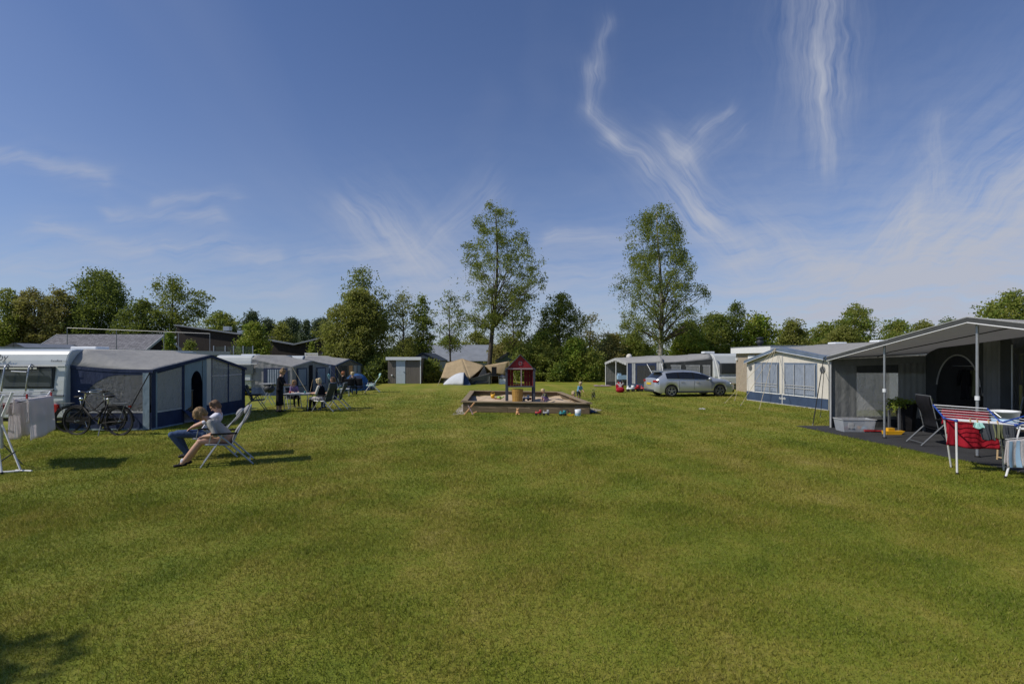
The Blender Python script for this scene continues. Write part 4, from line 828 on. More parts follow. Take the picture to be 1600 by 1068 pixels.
# ------------------------------------------------------------------ beige tent, small tents
def beige_tent():
    root = thing('canvas_tent', 'large beige canvas tent with a sweeping tarp below the tall trees', 'tent', (-4.5, 44, 0))
    P = Wp
    def face(name, m, pts, sag=.0, n=8):
        a, b, c, d = pts
        def fn(i, j):
            p = a.lerp(b, i).lerp(d.lerp(c, i), j); p.z -= sag * math.sin(math.pi * i) * math.sin(math.pi * j); return p
        MB().grid(fn, n, n).build(name, m, root, smooth=True, world=True, solid=.01)
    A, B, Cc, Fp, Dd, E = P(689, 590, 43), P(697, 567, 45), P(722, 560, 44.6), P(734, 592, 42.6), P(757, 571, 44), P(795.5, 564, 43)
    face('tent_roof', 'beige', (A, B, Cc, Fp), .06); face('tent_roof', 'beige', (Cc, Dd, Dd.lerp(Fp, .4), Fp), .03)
    face('tarp', 'beige', (Dd, E, P(788, 586, 43.4), P(768, 581, 43.6)), .12)
    gnd = lambda v, y=None: Vector((v.x, y or v.y, 0))
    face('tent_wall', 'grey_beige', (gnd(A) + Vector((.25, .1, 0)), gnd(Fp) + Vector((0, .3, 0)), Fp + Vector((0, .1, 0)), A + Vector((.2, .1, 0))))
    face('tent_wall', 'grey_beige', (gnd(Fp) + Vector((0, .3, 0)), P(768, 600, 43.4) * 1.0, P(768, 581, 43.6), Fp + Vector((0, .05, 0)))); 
    face('door_panel', 'charcoal', (gnd(Fp) + Vector((.3, .12, 0)), gnd(P(766, 600, 43.3)), Dd + Vector((.02, -.12, -.06)), Dd + Vector((-.02, -.12, -.06))))  # charcoal sheet standing in for the shade inside the open triangle
    bk = [gnd(B, 48.5), gnd(Cc, 49), gnd(Dd, 48.5), gnd(E, 47.5)]
    for (a, b), (c, d) in zip(((B, Cc), (Cc, Dd), (Dd, E)), ((bk[0], bk[1]), (bk[1], bk[2]), (bk[2], bk[3]))): face('tent_back', 'beige', (a, b, d, c), .05)
    face('tent_side', 'beige', (A, B, bk[0], gnd(A, 46.5)))
    for p in (Cc, E, P(768, 581, 43.6)): MB().tube([gnd(p), p], .03, 6).build('pole', 'pale_wood', root, world=True)
    MB().tube([E, G(808, 600)], .015, 5).build('guy_rope', 'rope', root, world=True); MB().tube([A, G(684, 602)], .015, 5).build('guy_rope', 'rope', root, world=True)
    t = thing('folding_table', 'dark folding table standing under the tarp of the beige tent', 'table', Wp(772, 600, 43.0) * 1.0); t.location.z = 0
    MB().box((0, 0, .72), (.9, .5, .03)).build('table_top', 'dark_trim', t); MB().box((0, .1, 1.1), (.42, .1, .72)).build('back_board', 'black', t)
    for sx in (-1, 1):
        for sy in (-1, 1): MB().tube([(sx * .42, sy * .22, 0), (sx * .38, sy * .2, .72)], .015, 6).build('leg', 'alu', t)
    b = thing('storage_crate', 'pale crate beside the dark table under the tarp', 'crate', Wp(786, 600, 43.4)); b.location.z = 0
    MB().box((0, 0, .03), (.58, .43, .03)).build('base', 'white_plastic', b)
    for sx in (-1, 1): MB().box((sx * .29, 0, .22), (.02, .45, .44)).build('side', 'white_plastic', b); MB().box((0, sx * .215, .22), (.56, .02, .44)).build('side', 'white_plastic', b)
    MB().box((0, 0, .43), (.62, .47, .03)).build('lid', 'white_plastic', b, bevel=.008)
    g = thing('holdall_bag', 'grey bag lying on the pale crate under the tarp', 'bag', b.location + Vector((-.05, 0, .445)))
    MB().ellip((0, 0, .16), (.26, .18, .16), 14, 10).build('body', 'grey_cloth', g, smooth=True); MB().tube([(-.12, 0, .30), (-.06, 0, .40), (.06, 0, .40), (.12, 0, .30)], .015, 6).build('handle', 'dark_trim', g)
beige_tent()
def small_tent():
    Y = 41.5; root = thing('pup_tent', 'small white tent with a blue triangular front before the beige tent', 'tent', Wp(712, 600, Y)); root.location.z = 0
    a, b = Wp(688, 600, Y + .2), Wp(721, 600, Y - .3); a.z = b.z = 0; wd = Vector((.25, 2.0, 0))
    def fn(i, j):
        h = 1.0 * math.sin(min(1, i * 1.05 + .02) * math.pi / 2) ** .8; ang = math.pi * j
        base = a.lerp(b, i); half = .45 + .55 * i
        return base + Vector((.15, 1.0, 0)) + Vector((0, -math.cos(ang) * half, h * math.sin(ang)))
    MB().grid(fn, 14, 14).build('flysheet', 'tent_white', root, smooth=True, world=True, solid=.01)
    top = fn(1, .5); p0, p1 = fn(1, 0), fn(1, 1); tip = Wp(736, 599.5, Y); tip.z = 0
    MB().add([p0, tip, top], [(0, 1, 2)]).build('front_panel', 'tent_blue', root, world=True, solid=.01); MB().add([p1, tip, top], [(0, 1, 2)]).build('front_panel', 'tent_blue', root, world=True, solid=.01)
small_tent()
def dome():
    Y = 35.0; c = Wp(557, 609, Y); root = thing('dome_tent', 'bright blue dome tent behind two black folding chairs', 'tent', (c.x, Y, 0))
    def fn(i, j):
        a = 2 * math.pi * i; r = .88 * math.cos(j * math.pi / 2) ** .75 * (1 - .05 * math.cos(4 * a)); return (math.cos(a) * r, math.sin(a) * r, 1.12 * math.sin(j * math.pi / 2))
    MB().grid(fn, 32, 10).build('canopy', 'dome_blue', root, smooth=True)
    for k in range(2):
        pts = []
        for s in range(17):
            q = s / 16; j = 1 - abs(q * 2 - 1); x, y, z = fn(k * .25 + .125 + (0 if q < .5 else .5), j); pts.append((x * 1.015, y * 1.015, z * 1.012 + .005))
        MB().tube(pts, .02, 6).build('tent_pole', 'tent_blue', root)
    MB().grid(lambda i, j: tuple(Vector(fn(.66 + i * .2, .08 + j * .62)) * 1.012), 8, 8).build('door_panel', 'navy', root, smooth=True)
dome()
# ------------------------------------------------------------------ sandbox and playhouse
def sandbox():
    root = thing('sandbox', 'timber-framed sandpit with wide plank edges in the middle of the lawn', 'sandbox', (0.3, 23.5, 0)); T = .44
    c = sum(SBOX, Vector()) / 4
    MB().grid(lambda i, j: (lambda p: Vector((p.x, p.y, .17 + .05 * math.sin(i * 9 + 1) * math.sin(j * 11) + .04 * math.sin(i * 23 + j * 17) + .14 * math.exp(-((i - .86) ** 2 + (j - .45) ** 2) * 40) + .08 * math.exp(-((i - .2) ** 2 + (j - .5) ** 2) * 30))))(SBOX[0].lerp(SBOX[1], i).lerp(SBOX[3].lerp(SBOX[2], i), j)), 40, 40).build('sand', 'sand', root, smooth=True, world=True)
    for k in range(4):
        a, b = SBOX[k], SBOX[(k + 1) % 4]; d = (b - a).normalized(); n = Vector((d.y, -d.x, 0)); up = Vector((0, 0, 1))
        for r in range(2):
            L = (b - a).length; cut = .5 if r else .36
            for f0, f1 in ((0, cut), (cut, 1)):
                p, q = a + d * (L * f0 + .0015), a + d * (L * f1 - .0015); MB().bar(p + up * (.105 + .2 * r), q + up * (.105 + .2 * r), .05, .192).build('plank', 'plank', root, world=True, bevel=.008)
        MB().bar(a - n * .02 - d * .09 + up * (T - .02), b - n * .02 + d * .09 + up * (T - .02), .24, .045).build('edge_board', 'plank_top', root, world=True, bevel=.008)
        MB().box(a + Vector((0, 0, .2)) + (c - a).normalized() * .09, (.09, .09, .4)).build('corner_post', 'plank', root, world=True)
sandbox()
def playhouse():
    Y = 22.9; k = F / Y; X = lambda px: (px - 800) / k; Z = lambda py: CH + (HY - py) / k
    x0, x1, xm = X(795.5), X(834.5), X(813); root = thing('playhouse', 'red toy house with a gable and window on dark posts in the sandpit', 'playhouse', (xm, Y, .12)); rx = lambda x: x - xm; rz = lambda z: z - .12
    hw = (x1 - x0) / 2; ev, pk, ct = rz(1.72), rz(2.27), rz(.90); D = .75
    for sx in (-1, 1):
        for sy in (0, 1): MB().box((sx * (hw + .03) + sx * .03 * (1 - sy), sy * D, ev / 2 + .0), (.10, .10, ev)).build('post', 'post_blue', root, bevel=.008)
    wl = [(-hw, -hw + .36), (hw - .40, hw)]
    # back wall of boards with a window gap
    nb = 9; bw = 2 * hw / nb
    for i in range(nb):
        xa = -hw + bw * i; xc = xa + bw / 2; topz = pk - (pk - ev) * abs(xc) / hw
        if 2 <= i <= 5: segs = ((ct - .02, ct + .08), (ct + .70, topz))
        else: segs = ((ct - .02, topz),)
        for z0, z1 in segs:
            MB().prism([(xa + .004, z0), (xa + bw - .004, z0), (xa + bw - .004, min(z1, pk - (pk - ev) * abs(xa + bw) / hw) if z1 > ev else z1), (xa + .004, min(z1, pk - (pk - ev) * abs(xa) / hw) if z1 > ev else z1)], lambda a, b, t: (a, t, b), D - .06, D - .035).build('board', 'red_board', root)
    # front gable
    MB().prism([(-hw, ev + .02), (hw, ev + .02), (0, pk + .02)], lambda a, b, t: (a, t, b), -.035, -.01).build('gable_panel', 'red_board', root)
    e = MB().lathe([(0, .02), (.085, .02), (.095, .012), (.095, 0)], (0, -.035, ev + .22), 18, Matrix.Rotation(R(90), 3, 'X')).build('emblem', 'rail_pink', root)
    MB().box((0, -.062, ev + .22), (.03, .012, .15)).box((0, -.062, ev + .22), (.15, .0118, .03)).build('emblem_cross', 'red_board', e)
    for sx in (-1, 1):
        MB().add([(sx * (hw + .14), -.12, ev - .12), (sx * (hw + .14), D + .12, ev - .12), (0, D + .12, pk + .06), (0, -.12, pk + .06)], [(0, 1, 2, 3)]).build('roof', 'post_blue', root, solid=.03)
        MB().box((sx * hw, D / 2, (ct + ev) / 2), (.024, D - .1, ev - ct)).build('side_wall', 'red_board', root)
    MB().box((0, -.05, ev - .02), (2 * hw + .02, .05, .06)).build('cross_rail', 'rail_pink', root); MB().box((.04, -.05, (ct + ev) / 2), (.045, .045, ev - ct - .06)).build('mullion', 'rail_pink', root)
    MB().box((0, .02, ct), (2 * hw, .34, .045)).build('counter', 'post_blue', root, bevel=.005)
    b = thing('wooden_tub', 'yellow-brown barrel tub under the playhouse counter', 'barrel', (X(808.5), Y - .08, .12))
    R0 = .245; b.scale = (1, 1, 1.2)
    for i in range(14):
        a = 2 * math.pi * i / 14
        MB().grid(lambda u, v: ((R0 * (1 - .12 * (1 - v)) ) * math.cos(a + (u - .5) * .43), (R0 * (1 - .12 * (1 - v))) * math.sin(a + (u - .5) * .43), .56 * v), 3, 3).build('stave', 'barrel', b, solid=.015)
    for z in (.1, .32, .5): MB().lathe([(R0 * (1 - .12 * (1 - z / .56)) + .014, z - .02), (R0 * (1 - .12 * (1 - z / .56)) + .014, z + .02)], (0, 0, 0), 24).build('hoop', 'barrel', b)
    MB().lathe([(0, .53), (R0, .53)], (0, 0, 0), 24).build('lid', 'barrel', b)
playhouse()
def toy(name, label, px, py, parts, z=0.0, cat='toy', Y=None, group=None, rz=0):
    p = G(px, py) if Y is None else Vector(((px - 800) / F * Y, Y, 0)); p.z = z
    root = thing(name, label, cat, p, rz, group, .8 if name.startswith('toy_') and z == 0 else 1.0)
    for nm, m, fn in parts:
        b = MB(); fn(b); b.build(nm, m, root, smooth=nm in ('body', 'bowl', 'ball'), bevel=0)
    return root
def bucket(b, r=.11, h=.2): b.lathe([(0, 0), (r * .8, 0), (r, h), (r * .94, h), (r * .76, .015), (0, .015)], (0, 0, 0), 16)
def handle(b, r=.11, h=.2): b.tube([(-r, 0, h), (-r * .7, 0, h + .08), (0, 0, h + .12), (r * .7, 0, h + .08), (r, 0, h)], .008, 6)
toy('bucket', 'white and blue bucket against the front plank of the sandpit', 903, 649.2, [('body', 'white_plastic', lambda b: bucket(b, .12, .24)), ('base_band', 'pale_blue_plastic', lambda b: b.lathe([(.1, 0), (.113, .10), (.117, .10), (.104, 0)], (0, 0, 0), 16)), ('handle', 'dark_trim', lambda b: handle(b, .12, .24))], cat='bucket')
def truck(b): b.box((0, 0, .12), (.30, .16, .09)).box((.10, 0, .2), (.11, .15, .11)).box((-.1, 0, .19), (.02, .16, .08))
def wheels(b):
    for x in (-.1, .1):
        for y in (-.08, .08): b.lathe([(0, -.02), (.055, -.02), (.06, 0), (.055, .02), (0, .02)], (x, y, .06), 12, Matrix.Rotation(R(90), 3, 'X'))
toy('toy_truck', 'red toy truck in front of the sandpit', 841, 648.4, [('body', 'red_plastic', truck), ('wheels', 'rubber', wheels)])
toy('toy_truck', 'grey toy truck next to the red truck before the sandpit', 853, 648.4, [('body', 'curtain_grey', truck), ('wheels', 'rubber', wheels)])
toy('toy_digger', 'teal toy digger with dark scoop before the sandpit', 879, 649.4, [('body', 'teal_plastic', truck), ('wheels', 'rubber', wheels), ('scoop', 'dark_trim', lambda b: b.tube([(.1, 0, .22), (.26, 0, .3), (.36, 0, .1)], .02, 6).box((.38, 0, .07), (.1, .12, .08)))], rz=.3)
toy('toy_boat', 'small yellow toy boat on the grass before the sandpit', 891, 649.6, [('hull', 'yellow_plastic', lambda b: b.prism([(-.12, 0), (.1, 0), (.17, .09), (-.14, .09)], lambda a, z, t: (a, t, z), -.05, .05)), ('cabin', 'green_plastic', lambda b: b.box((-.02, 0, .12), (.09, .07, .06)))])
toy('toy_bear', 'tan toy bear sitting against the front plank of the sandpit', 809, 647.6, [('body', 'orange_wood', lambda b: b.ellip((0, 0, .1), (.09, .08, .11)).ellip((0, -.01, .24), (.065, .06, .06)).ellip((-.05, 0, .3), .022).ellip((.05, 0, .3), .022).tube([(-.05, -.05, .04), (-.08, -.16, .03)], .03, 8).tube([(.05, -.05, .04), (.08, -.16, .03)], .03, 8))])
cr = thing('toy_plane', 'orange wooden toy glider leaning against the left sandpit corner', 'toy', G(733.5, 648.5)); cr.scale = (1.2, 1.2, 1.2)
MB().bar((-.17, 0, .01), (.16, .05, .40), .07, .035).build('wing', 'orange_wood', cr, bevel=.005); MB().bar((-.04, -.02, .32), (.12, -.06, .03), .035, .03).build('fuselage', 'rail_pink', cr); MB().bar((.06, -.03, .05), (.24, -.05, .13), .06, .03).build('tail', 'orange_wood', cr, bevel=.004)
toy('toy_bucket', 'yellow bucket standing in the sand at the back of the sandpit', 770, 0, [('body', 'yellow_plastic', lambda b: bucket(b, .11, .2)), ('handle', 'yellow_plastic', lambda b: handle(b))], .17, 'bucket', Y=25.6)
toy('toy_bowl', 'orange toy bowl lying in the sandpit', 777, 0, [('bowl', 'red_plastic', lambda b: b.lathe([(0, 0), (.1, 0), (.17, .1), (.16, .1), (.09, .02), (0, .02)])), ('sieve', 'orange_wood', lambda b: b.lathe([(.1, .1), (.14, .14), (.13, .14)]))], .18, Y=23.6)
toy('toy_watering_can', 'lime green watering can in the sandpit', 780, 0, [('body', 'green_plastic', lambda b: b.lathe([(0, 0), (.1, 0), (.09, .16), (.05, .17), (0, .17)])), ('spout', 'green_plastic', lambda b: b.tube([(.08, 0, .05), (.24, 0, .17)], [.02, .03], 8)), ('handle', 'green_plastic', lambda b: b.tube([(-.08, 0, .04), (-.17, 0, .1), (-.07, 0, .16)], .012, 6))], .18, Y=24.5)
toy('toy_loader', 'white and red toy loader in the sand beside the tub', 822, 0, [('body', 'white_plastic', truck), ('wheels', 'rubber', wheels), ('scoop', 'red_plastic', lambda b: b.box((.2, 0, .09), (.1, .16, .1)))], .18, Y=24.0)
toy('sandal', 'dark blue shoe lying on the paved strip right of the sandpit', 925, 645.5, [('sole', 'rubber', lambda b: b.prism([(-.15, -.05), (.1, -.06), (.16, 0), (.1, .06), (-.15, .05)], lambda a, c, t: (a, c, t), .006, .04)), ('upper', 'jeans', lambda b: b.ellip((.02, 0, .06), (.12, .055, .06)))], cat='shoe')
toy('paper_scrap', 'crumpled white paper scrap lying on the open lawn before the car', 1097, 639.5, [('sheet', 'white_cloth', lambda b: b.grid(lambda i, j: ((i - .5) * .26, (j - .5) * .16, .035 + .03 * math.sin(i * 7) * math.cos(j * 9)), 8, 6))], cat='litter')

# ------------------------------------------------------------------ chairs
def recliner(label, loc, rz, cloth, frame='alu', back=28, H=1.14, w=.56, group='folding chairs', headrest=True, arms=True, scale=1.0, seat_m=None):
    t = thing('folding_chair', label, 'chair', loc, rz, group, scale); hw = w / 2; b = R(back)
    bx = lambda s: Vector((-.20 - math.sin(b) * s, 0, .42 + math.cos(b) * s)); Lb = (H - .42) / math.cos(b)
    def pad(nm, f, n=10, th=.035):
        MB().grid(lambda i, j: f(i) + Vector((0, (j - .5) * (w - .06), -.015 * math.sin(math.pi * j))), n, 6).build(nm, cloth if nm != 'seat' else (seat_m or cloth), t, smooth=True, solid=th)
    pad('seat', lambda i: Vector((.26 - .46 * i, 0, .45 - .035 * i)))
    pad('backrest', lambda i: bx(Lb * (.04 + .96 * i)) + Vector((.04 * math.sin(i * 6.28), 0, 0)), 14)
    if headrest:
        h = bx(Lb * .9) + Vector((.03, 0, 0)); MB().ellip(h, (.055, hw - .05, .10), 12, 8, Matrix.Rotation(-b, 3, 'Y')).build('headrest', cloth, t, smooth=True)
    for sy in (-1, 1):
        y = sy * hw; Y_ = Vector((0, y, 0))
        MB().tube([Vector((.27, y, .45)), Vector((-.2, y, .42)), bx(Lb * .5) + Y_, bx(Lb) + Y_], .014, 6).build('side_rail', frame, t)
        if arms: MB().box((-.06, y + sy * .02, .655), (.46, .055, .035)).build('armrest', 'black', t, bevel=.01)
        MB().tube([(.34, y + sy * .02, .012), (.02, y + sy * .02, .5), (-.03, y + sy * .02, .64)], .016, 6).build('leg', frame, t); MB().tube([(-.58, y + sy * .02, .012), (-.1, y + sy * .02, .52), (.05, y + sy * .02, .64)], .018, 6).build('leg', frame, t)
        MB().tube([(.2, y, .45), (.16, y + sy * .02, .64)], .010, 6).build('strut', frame, t)
    MB().tube([(.3, -hw, .07), (.3, hw, .07)], .011, 6).build('stretcher', frame, t); MB().tube([(-.52, -hw, .07), (-.52, hw, .07)], .011, 6).build('stretcher', frame, t); MB().tube([bx(Lb) + Vector((0, -hw, 0)), bx(Lb) + Vector((0, hw, 0))], .014, 6).build('stretcher', frame, t)
    return t
def director(label, loc, rz, group):
    t = thing('folding_chair', label, 'chair', loc, rz, group); w = .6
    MB().grid(lambda i, j: (-.22 + .44 * i, (j - .5) * w, .45 - .04 * math.sin(math.pi * j)), 6, 8).build('seat', 'black_cloth', t, smooth=True, solid=.02)
    MB().grid(lambda i, j: (-.24 - .05 * i - .03 * math.sin(math.pi * j), (j - .5) * w, .55 + .42 * i), 6, 8).build('backrest', 'black_cloth', t, smooth=True, solid=.02)
    for sy in (-1, 1):
        y = sy * w / 2
        MB().tube([(-.24, y, .02), (-.26, y, .6), (-.3, y, 1.0)], .014, 6).build('leg', 'black', t); MB().tube([(.24, y, .02), (.22, y, .64)], .014, 6).build('leg', 'black', t); MB().box((-.02, y, .66), (.5, .05, .03)).build('armrest', 'black', t)
        MB().tube([(.23, y, .06), (-.22, -y, .44)], .011, 6).build('cross_bar', 'black', t)
    return t
def at(px, py): p = G(px, py); return (p.x, p.y, 0)

# ------------------------------------------------------------------ people
def capsule(b, p0, r0, p1, r1, n=12):
    p0, p1 = Vector(p0), Vector(p1); d = (p1 - p0)
    if d.length < 1e-5: b.ellip(p0, r0, n, 8); return
    d.normalize(); pts, rs = [], []
    for a in (80, 60, 35, 0): pts.append(p0 - d * r0 * math.sin(R(a))); rs.append(r0 * math.cos(R(a)))
    for a in (0, 35, 60, 80): pts.append(p1 + d * r1 * math.sin(R(a))); rs.append(r1 * math.cos(R(a)))
    if (pts[4] - pts[3]).length < 1e-4: pts.pop(4); rs.pop(4)
    b.tube(pts, rs, n)
def remeshed(name, b, vox, smooth=4):
    me = bpy.data.meshes.new(name); me.from_pydata(b.v, [], b.f); me.update()
    o = bpy.data.objects.new(name, me); COL.objects.link(o)
    m = o.modifiers.new('r', 'REMESH'); m.mode = 'VOXEL'; m.voxel_size = vox
    sm = o.modifiers.new('s', 'SMOOTH'); sm.factor = .5; sm.iterations = smooth
    dg = bpy.context.evaluated_depsgraph_get(); out = bpy.data.meshes.new_from_object(o.evaluated_get(dg))
    bpy.data.objects.remove(o); bpy.data.meshes.remove(me); out.name = name
    out.polygons.foreach_set('use_smooth', [True] * len(out.polygons)); return out
def ik(a, c, l1, l2, pole):
    a, c = Vector(a), Vector(c); d = c - a; L = min(d.length, (l1 + l2) * .999); u = d.normalized()
    x = (l1 * l1 - l2 * l2 + L * L) / (2 * L); h = math.sqrt(max(0, l1 * l1 - x * x)); p = Vector(pole); p = (p - u * p.dot(u)).normalized()
    return a + u * x + p * h, a + u * L
def person(label, loc, rz, hip, lean, head_pitch, wr, kn, an, c, hair='hair_blond', style='short', s=1.0, vox=.0125, hs=1.0, head_yaw=0.0, toes=None, group=None, torso=.50, pole=(-.6, 0, -.8)):
    """local frame: +X is where the person faces; wr/kn/an are (left, right) wrist, knee and ankle points in metres"""
    root = thing('person', label, 'person', loc, rz, group)
    hip = Vector(hip); L = R(lean); sd = Vector((math.sin(L), 0, math.cos(L)))
    nb = hip + sd * torso * s; hp = R(lean * .4 + head_pitch)
    up = Vector((math.sin(hp), 0, math.cos(hp))); neck = nb + (sd + up).normalized() * .07 * s; hd = neck + up * .125 * s * hs
    fw = Vector((math.cos(hp) * math.cos(R(head_yaw)), math.sin(R(head_yaw)), -math.sin(hp) * math.cos(R(head_yaw)))); fw.normalize(); side = up.cross(fw)
    S = []
    def seg(p, r, q, r2, m): S.append((Vector(p), r * s, Vector(q), r2 * s, m))
    yv = Vector((0, 1, 0)); fwd = Vector((math.cos(L), 0, -math.sin(L)))
    seg(hip + yv * .085 * s, .118, hip - yv * .085 * s, .118, c['thigh']); mid = hip.lerp(nb, .45)
    for sg in (-1, 1):
        seg(hip + yv * sg * .065 * s + sd * .06 * s, .118, mid + yv * sg * .06 * s, .115, c['torso']); seg(mid + yv * sg * .06 * s, .115, hip.lerp(nb, .8) + yv * sg * .08 * s, .115, c['torso'])
    sh = {}
    for k, sg in ((0, 1), (1, -1)):
        sh[k] = nb - sd * .035 * s + yv * sg * .165 * s; seg(nb - sd * .05 * s, .07, sh[k], .058, c['torso'])
        el, w_ = ik(sh[k], wr[k], .285 * s, .25 * s, Vector(pole) + yv * sg * .45)
        seg(sh[k], .062, el, .05, c.get('sleeve', c['torso'])); seg(el, .044, w_, .030, c.get('forearm', 'skin'))
        hdv = (w_ - el).normalized(); hdv = (hdv + Vector((0, 0, -.25))).normalized(); ax = hdv.cross(Vector((0, 0, 1))).normalized(); nn = ax.cross(hdv)
        pe = w_ + hdv * .075 * s; 
        for o_ in (-.025, 0, .025): seg(w_ + ax * o_ * .5 * s, .02, pe + ax * o_ * s, .016, 'skin')
        for i, (o_, fl) in enumerate(((-.036, .062), (-.012, .078), (.012, .074), (.036, .056))):
            k1 = pe + ax * o_ * s + hdv * fl * .5 * s - nn * .012 * s; k2 = k1 + (hdv * .5 - nn * .6).normalized() * fl * .5 * s
            seg(pe + ax * o_ * .85 * s, .0095, k1, .0085, 'skin'); seg(k1, .0085, k2, .0075, 'skin')
        th0 = w_ + hdv * .025 * s + ax * (-sg) * .022 * s; th1 = th0 + (hdv * .7 + ax * (-sg) * .8).normalized() * .045 * s; seg(th0, .012, th1, .010, 'skin'); seg(th1, .010, th1 + (hdv - nn * .3).normalized() * .03 * s, .008, 'skin')
        hp_ = hip + yv * sg * .085 * s; seg(hp_, .098, kn[k], .068, c['thigh']); seg(kn[k], .063, Vector(kn[k]).lerp(Vector(an[k]), .35), .062, c['shin']); seg(Vector(kn[k]).lerp(Vector(an[k]), .35), .062, an[k], .042, c['shin'])
        a_ = Vector(an[k]); td = Vector(toes[k]) if toes else Vector((1, 0, -.12)); td.normalize(); seg(a_ - td * .045 * s + Vector((0, 0, -.035 * s)), .036, a_ + td * .13 * s + Vector((0, 0, -.035 * s)), .03, c['foot'])
        if 'sock' in c: seg(a_ + Vector((0, 0, .05 * s)), .04, a_, .04, c['sock'])
    seg(nb - sd * .02 * s, .062, neck + up * .03 * s, .052, 'skin')
    h_ = s * hs
    def hseg(p, r, q, r2, m='skin'): S.append((p, r * h_, q, r2 * h_, m))
    hseg(hd + up * .03 * h_ - fw * .012 * h_, .092, hd + up * .02 * h_ + fw * .015 * h_, .085); hseg(hd - up * .03 * h_ + fw * .025 * h_, .066, hd - up * .075 * h_ + fw * .045 * h_, .042)
    hseg(hd + up * .012 * h_ + fw * .088 * h_, .010, hd - up * .025 * h_ + fw * .105 * h_, .014)
    for sg in (-1, 1): hseg(hd + side * sg * .088 * h_ + up * .01 * h_, .018, hd + side * sg * .088 * h_ - up * .02 * h_, .014)
    b = MB()
    for p, r, q, r2, m in S: capsule(b, p, r, q, r2)
    me = remeshed('body', b, vox)
    names = list(dict.fromkeys(x[4] for x in S))
    for n_ in names: me.materials.append(M[n_])
    nf = len(me.polygons); cen = np.empty(nf * 3); me.polygons.foreach_get('center', cen); cen = cen.reshape(-1, 3)
    best = np.full(nf, 1e9); idx = np.zeros(nf, np.int32)
    for p, r, q, r2, m in S:
        p, q = np.array(p), np.array(q); d = q - p; l2 = max(d @ d, 1e-9); t = np.clip(((cen - p) @ d) / l2, 0, 1)
        dist = np.linalg.norm(cen - p - t[:, None] * d, axis=1) - (r + (r2 - r) * t); k = dist < best; best[k] = dist[k]; idx[k] = names.index(m)
    me.polygons.foreach_set('material_index', idx)
    bo = bpy.data.objects.new('body', me); COL.objects.link(bo); bo.parent = root
    hb = MB(); capsule(hb, hd + up * .042 * h_ - fw * .03 * h_, .095 * h_, hd + up * .05 * h_ + fw * .0 * h_, .088 * h_); capsule(hb, hd - fw * .045 * h_, .085 * h_, hd - up * .04 * h_ - fw * .05 * h_, .065 * h_)
    rr = random.Random(len(label))
    for i in range(44):
        a = rr.uniform(-2.6, 2.6); d0 = (-fw * math.cos(a) + side * math.sin(a)); st = hd + up * rr.uniform(-.02, .11) * h_ + d0 * rr.uniform(.068, .09) * h_; ln = {'short': .06, 'bun': .04, 'long': .17, 'bob': .11}[style] * rr.uniform(.7, 1.3)
        if a > 1.7 or a < -1.7: ln *= .35
        capsule(hb, st, .026 * h_, st + (Vector((0, 0, -1)) * ln + d0 * .02) * h_, .013 * h_, 8)
    if style == 'bun': hb.ellip(hd + up * .135 * h_ - fw * .04 * h_, .048 * h_, 12, 8)
    hm = remeshed('hair', hb, .009, 2); hm.materials.append(M[hair]); ho = bpy.data.objects.new('hair', hm); COL.objects.link(ho); ho.parent = root
    for sg in (-1, 1): MB().ellip(hd + fw * .086 * h_ + side * sg * .033 * h_ + up * .012 * h_, .011 * h_, 8, 6).build('eye', 'eye', root, smooth=True)
    MB().ellip(hd + fw * .082 * h_ - up * .058 * h_, (.012 * h_, .024 * h_, .007 * h_), 10, 6, Matrix((fw, side, up)).transposed()).build('mouth', 'lips', root, smooth=True)
    if c.get('skirt'):
        def sk(i, j):
            a = 2 * math.pi * i; r = (.135 + (.16 - .135) * j) * s * (1 + .07 * math.sin(a * 7) * j); return hip + Vector((math.cos(a) * r * .85, math.sin(a) * r * 1.15, .20 * s - j * c['skirt'] * s))
        MB().grid(sk, 40, 10).build('dress', c['torso'], root, smooth=True, solid=.008)
    return root
PI = math.pi
# couple sitting near the left caravan
recliner('light grey high-backed chair under the bent-over woman', (-5.93, 10.45, 0), PI + R(26), 'chair_grey', back=24, H=1.17, w=.58)
person('woman in a grey tee bending forward on the near chair', (-5.93, 10.45, 0), PI + R(26), (-.12, 0, .53), 42, 34, ((.30, .14, .60), (.27, -.12, .58)), ((.36, .13, .50), (.36, -.13, .49)), ((.66, .10, .10), (.60, -.12, .10)),
       dict(torso='tee_grey', sleeve='tee_grey', thigh='skin', shin='skin', foot='black', sock='sock_white'), 'hair_blond', 'bob', vox=.0075, hs=1.08)
recliner('pale framed chair behind the bent-over woman under the person in jeans', (-6.62, 11.2, 0), PI + R(22), 'chair_grey', back=38, H=1.02, w=.58)
person('person in white shirt and blue jeans slouching behind the bent-over woman', (-6.62, 11.2, 0), PI + R(22), (.08, 0, .52), -33, 52, ((.34, .14, .66), (.36, -.10, .66)), ((.66, .2, .55), (.62, -.10, .54)), ((.40, .14, .12), (.42, -.12, .10)),
       dict(torso='shirt_white', sleeve='shirt_white', thigh='jeans', shin='jeans', foot='black'), 'hair_brown', 'short', vox=.0075)
